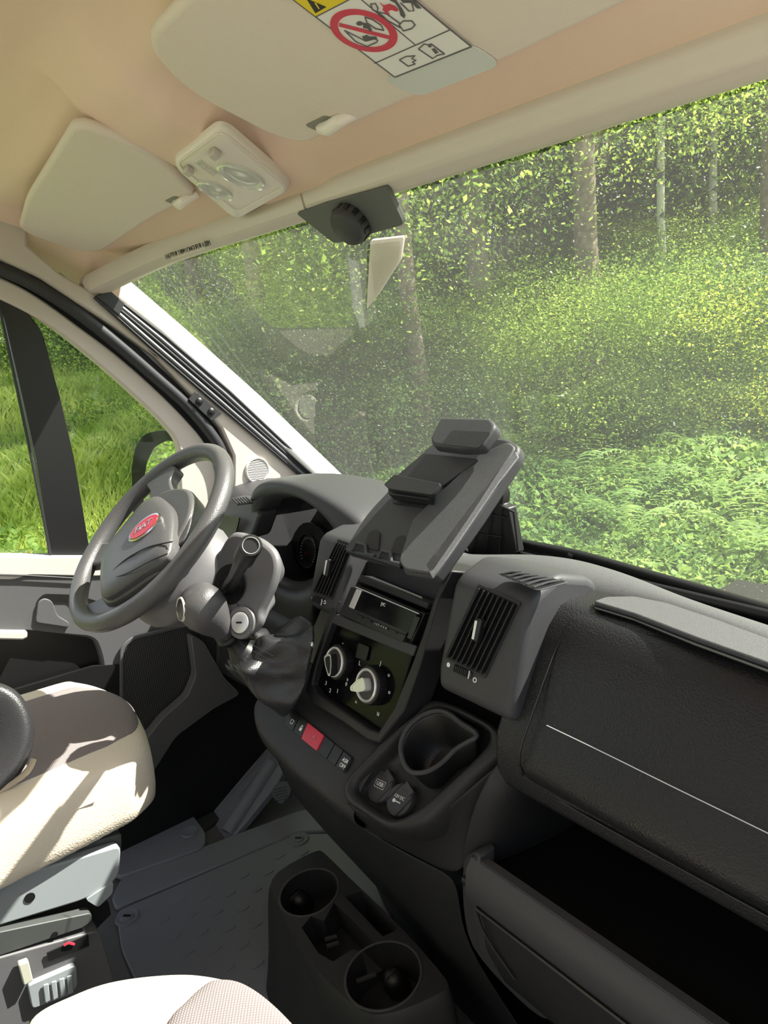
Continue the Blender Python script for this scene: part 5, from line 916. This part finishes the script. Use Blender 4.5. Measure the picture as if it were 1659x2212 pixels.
C_ = np.stack([x, y, ground(x, y) + rng.uniform(.05, .3, len(x))], 1); props(link('meadow_weeds', leafmesh('weeds', C_, .085 + .0 * r, LFI, .9, .85)), 'broad leaved weeds growing in the meadow grass', 'weeds', None, 'stuff')
x, y, r = polar(260, -600, 500, 3.5, 12); C_ = np.stack([x, y, ground(x, y) + rng.uniform(.25, .4, len(x))], 1); C_ = C_[x < -1.5]; props(link('buttercups', leafmesh('flowers', C_, .028 + 0 * C_[:, 0], LFD, .9, 1)), 'tiny yellow flowers scattered over the meadow', 'flowers', None, 'stuff')
def where(px, dist):
    w_ = 'beyond the driver window' if px < 230 else 'behind the white windscreen pillar' if px < 520 else 'left of the clipboard' if px < 850 else 'behind the clipboard' if px < 1150 else 'right of the clipboard' if px < 1450 else 'towards the right picture edge'
    return w_
ORD = ('first', 'second', 'third', 'fourth', 'fifth', 'sixth', 'seventh', 'eighth')
# trees
def crown(n, rad, zlo, zhi, size, mt, nm, k=26):
    cz = rng.uniform(0, 1, k); cl_ = np.stack([rng.normal(size=k) * rad * .55, rng.normal(size=k) * rad * .55, zlo + (zhi - zlo) * cz], 1); i = rng.integers(0, k, n); C = cl_[i] + rng.normal(size=(n, 3)) * V(rad * .26, rad * .26, rad * .17)
    return leafmesh(nm, C, np.full(n, size), mt, .5)
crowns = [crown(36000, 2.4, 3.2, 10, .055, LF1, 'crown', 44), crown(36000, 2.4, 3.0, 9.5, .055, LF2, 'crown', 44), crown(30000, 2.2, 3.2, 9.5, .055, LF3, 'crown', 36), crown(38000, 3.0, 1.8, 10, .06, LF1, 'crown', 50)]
def trunk_mesh(r, h, mt, lean):
    m_ = MB(); P = [V(lean * math.sin(k * .9) * .25 + lean * k * .05, .05 * math.cos(k * 1.3), k * h / 8 - .2) for k in range(9)]; m_.tube(P, [r * (1.15 - .07 * k) for k in range(9)], 12)
    for k in range(5):
        a = k * 2.4; p = P[3 + k % 5]; m_.tube([p, p + V(math.cos(a) * .8, math.sin(a) * .8, .5), p + V(math.cos(a) * 1.7, math.sin(a) * 1.7, .8)], [r * .35, r * .22, r * .08], 6)
    return m_
desc = {0: 'leafy green', 1: 'dark green', 2: 'yellow green', 3: 'low branched green'}
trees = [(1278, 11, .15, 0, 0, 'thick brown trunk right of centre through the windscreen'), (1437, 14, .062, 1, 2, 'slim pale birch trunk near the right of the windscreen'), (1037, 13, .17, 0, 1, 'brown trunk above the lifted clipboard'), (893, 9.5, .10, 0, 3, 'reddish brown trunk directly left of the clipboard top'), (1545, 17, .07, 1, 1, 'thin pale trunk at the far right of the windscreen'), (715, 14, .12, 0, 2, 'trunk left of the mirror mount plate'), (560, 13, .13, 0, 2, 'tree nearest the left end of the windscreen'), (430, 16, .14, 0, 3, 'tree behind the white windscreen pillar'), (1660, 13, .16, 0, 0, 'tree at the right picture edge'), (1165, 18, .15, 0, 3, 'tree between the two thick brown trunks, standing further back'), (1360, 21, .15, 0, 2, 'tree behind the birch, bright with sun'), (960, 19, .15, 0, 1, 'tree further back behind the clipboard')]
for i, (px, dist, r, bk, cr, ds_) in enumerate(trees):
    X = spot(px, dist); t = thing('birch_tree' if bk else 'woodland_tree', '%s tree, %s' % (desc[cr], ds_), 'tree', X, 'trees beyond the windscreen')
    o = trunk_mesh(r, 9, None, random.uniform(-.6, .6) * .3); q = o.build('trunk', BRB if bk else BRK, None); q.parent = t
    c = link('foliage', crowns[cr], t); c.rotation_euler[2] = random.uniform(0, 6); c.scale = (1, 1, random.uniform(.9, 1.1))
# shrubs at the edge of the wood
shr = [crown(18000, 1.15, .1, 2.0, .038, LF1, 'shrub', 22), crown(18000, 1.15, .1, 1.9, .038, LF2, 'shrub', 22), crown(14000, 1.1, .2, 2.1, .038, LF3, 'shrub', 20)]
bgc = [crown(24000, 2.4, .3, 9.5, .10, m_, 'crown', 60) for m_ in (LF1, LF2, LF3)]
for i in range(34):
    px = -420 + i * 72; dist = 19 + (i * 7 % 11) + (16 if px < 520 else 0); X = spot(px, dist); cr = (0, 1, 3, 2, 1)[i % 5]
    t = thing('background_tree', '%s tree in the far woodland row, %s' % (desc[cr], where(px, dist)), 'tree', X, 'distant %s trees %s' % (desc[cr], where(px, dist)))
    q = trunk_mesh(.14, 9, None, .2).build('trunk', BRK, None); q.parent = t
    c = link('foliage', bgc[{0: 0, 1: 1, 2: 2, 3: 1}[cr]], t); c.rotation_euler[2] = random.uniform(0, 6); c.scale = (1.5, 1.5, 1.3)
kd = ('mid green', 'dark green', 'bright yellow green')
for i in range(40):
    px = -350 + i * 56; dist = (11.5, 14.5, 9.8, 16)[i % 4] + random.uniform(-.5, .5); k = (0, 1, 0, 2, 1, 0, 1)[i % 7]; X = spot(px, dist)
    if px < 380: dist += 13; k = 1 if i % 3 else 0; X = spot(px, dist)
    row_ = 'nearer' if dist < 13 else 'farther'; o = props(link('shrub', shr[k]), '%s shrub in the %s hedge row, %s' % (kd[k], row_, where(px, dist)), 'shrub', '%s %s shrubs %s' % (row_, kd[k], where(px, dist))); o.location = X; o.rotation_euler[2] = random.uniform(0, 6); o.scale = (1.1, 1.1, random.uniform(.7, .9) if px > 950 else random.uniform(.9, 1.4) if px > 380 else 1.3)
# clearing beyond the trunks, its sunlight put into the leaf colour
x, y, r = polar(30000, 900, 1900, 16, 25); C_ = np.stack([x, y, ground(x, y) + rng.uniform(0, .5, len(x))], 1); props(link('clearing_grass', leafmesh('clearing', C_, .13 + 0 * r, LF3, .7, .8)), 'bright yellow green growth in the clearing behind the trunks', 'undergrowth', None, 'stuff')
for i, (x_, y_) in enumerate(((-3.2, -7), (-5.2, -8.5), (-2.0, -9.5), (-7, -7), (-4, -11), (-1.0, -12))):
    o = props(link('shrub', shr[i % 2 * 2]), '%s shrub behind the van, seen only in the door mirror' % ('mid green' if i % 2 == 0 else 'yellow green'), 'shrub', 'shrubs behind the van, %s' % ('mid green' if i % 2 == 0 else 'yellow green')); o.location = (x_, y_, -.9); o.scale = (1.5, 1.5, 1.5)
# ferns
def fern_bm():
    m_ = MB()
    for f in range(11):
        a = f * 2 * math.pi / 11 + random.uniform(-.2, .2); L = random.uniform(.5, .75); prev = None; e = V(math.cos(a), math.sin(a), 0); s_ = V(-math.sin(a), math.cos(a), 0)
        for k in range(14):
            u = k / 14; p = e * L * u + V(0, 0, .55 * math.sin(u * 2.3) * L + .05); w_ = .16 * math.sin(math.pi * min(1, u * .9 + .12)) * L
            for sg in (-1, 1): m_.add([p, p + s_ * sg * w_ * .5 + e * .02 - V(0, 0, .0), p + s_ * sg * w_ + e * .035 - V(0, 0, .02), p + e * .03], [(0, 1, 2, 3)])
    return m_
fm = None
for i, (px, dist) in enumerate(((1300, 6.5), (1400, 7.2), (1640, 5.6), (1230, 7.6), (1500, 8.2), (1110, 8.5), (1580, 6.8), (1365, 6.0))):
    X = spot(px, dist)
    if fm is None: o = fern_bm().build('fern', LFI, None, smooth=False); fm = o.data
    else: o = link('fern', fm)
    od = sorted((1300, 1400, 1640, 1230, 1500, 1110, 1580, 1365)).index(px); props(o, 'light green arching fern among the brambles, %s fern from the left' % ORD[od], 'fern', 'ferns on the bank'); o.location = (X[0], X[1], X[2] + .15); o.rotation_euler[2] = i * 1.3
# fallen branch and gravel edge
t = thing('fallen_branch', 'bare pale branch lying across the undergrowth', 'branch', spot(1100, 8)); A1 = V(*spot(760, 8.5)) + V(0, 0, .9); B1 = V(*spot(600, 9.5)) + V(0, 0, .35); b = MB(); b.tube([A1, (A1 + B1) / 2 + V(0, 0, -.05), B1], [.03, .035, .045], 8); b.build('limb', BRK, t)
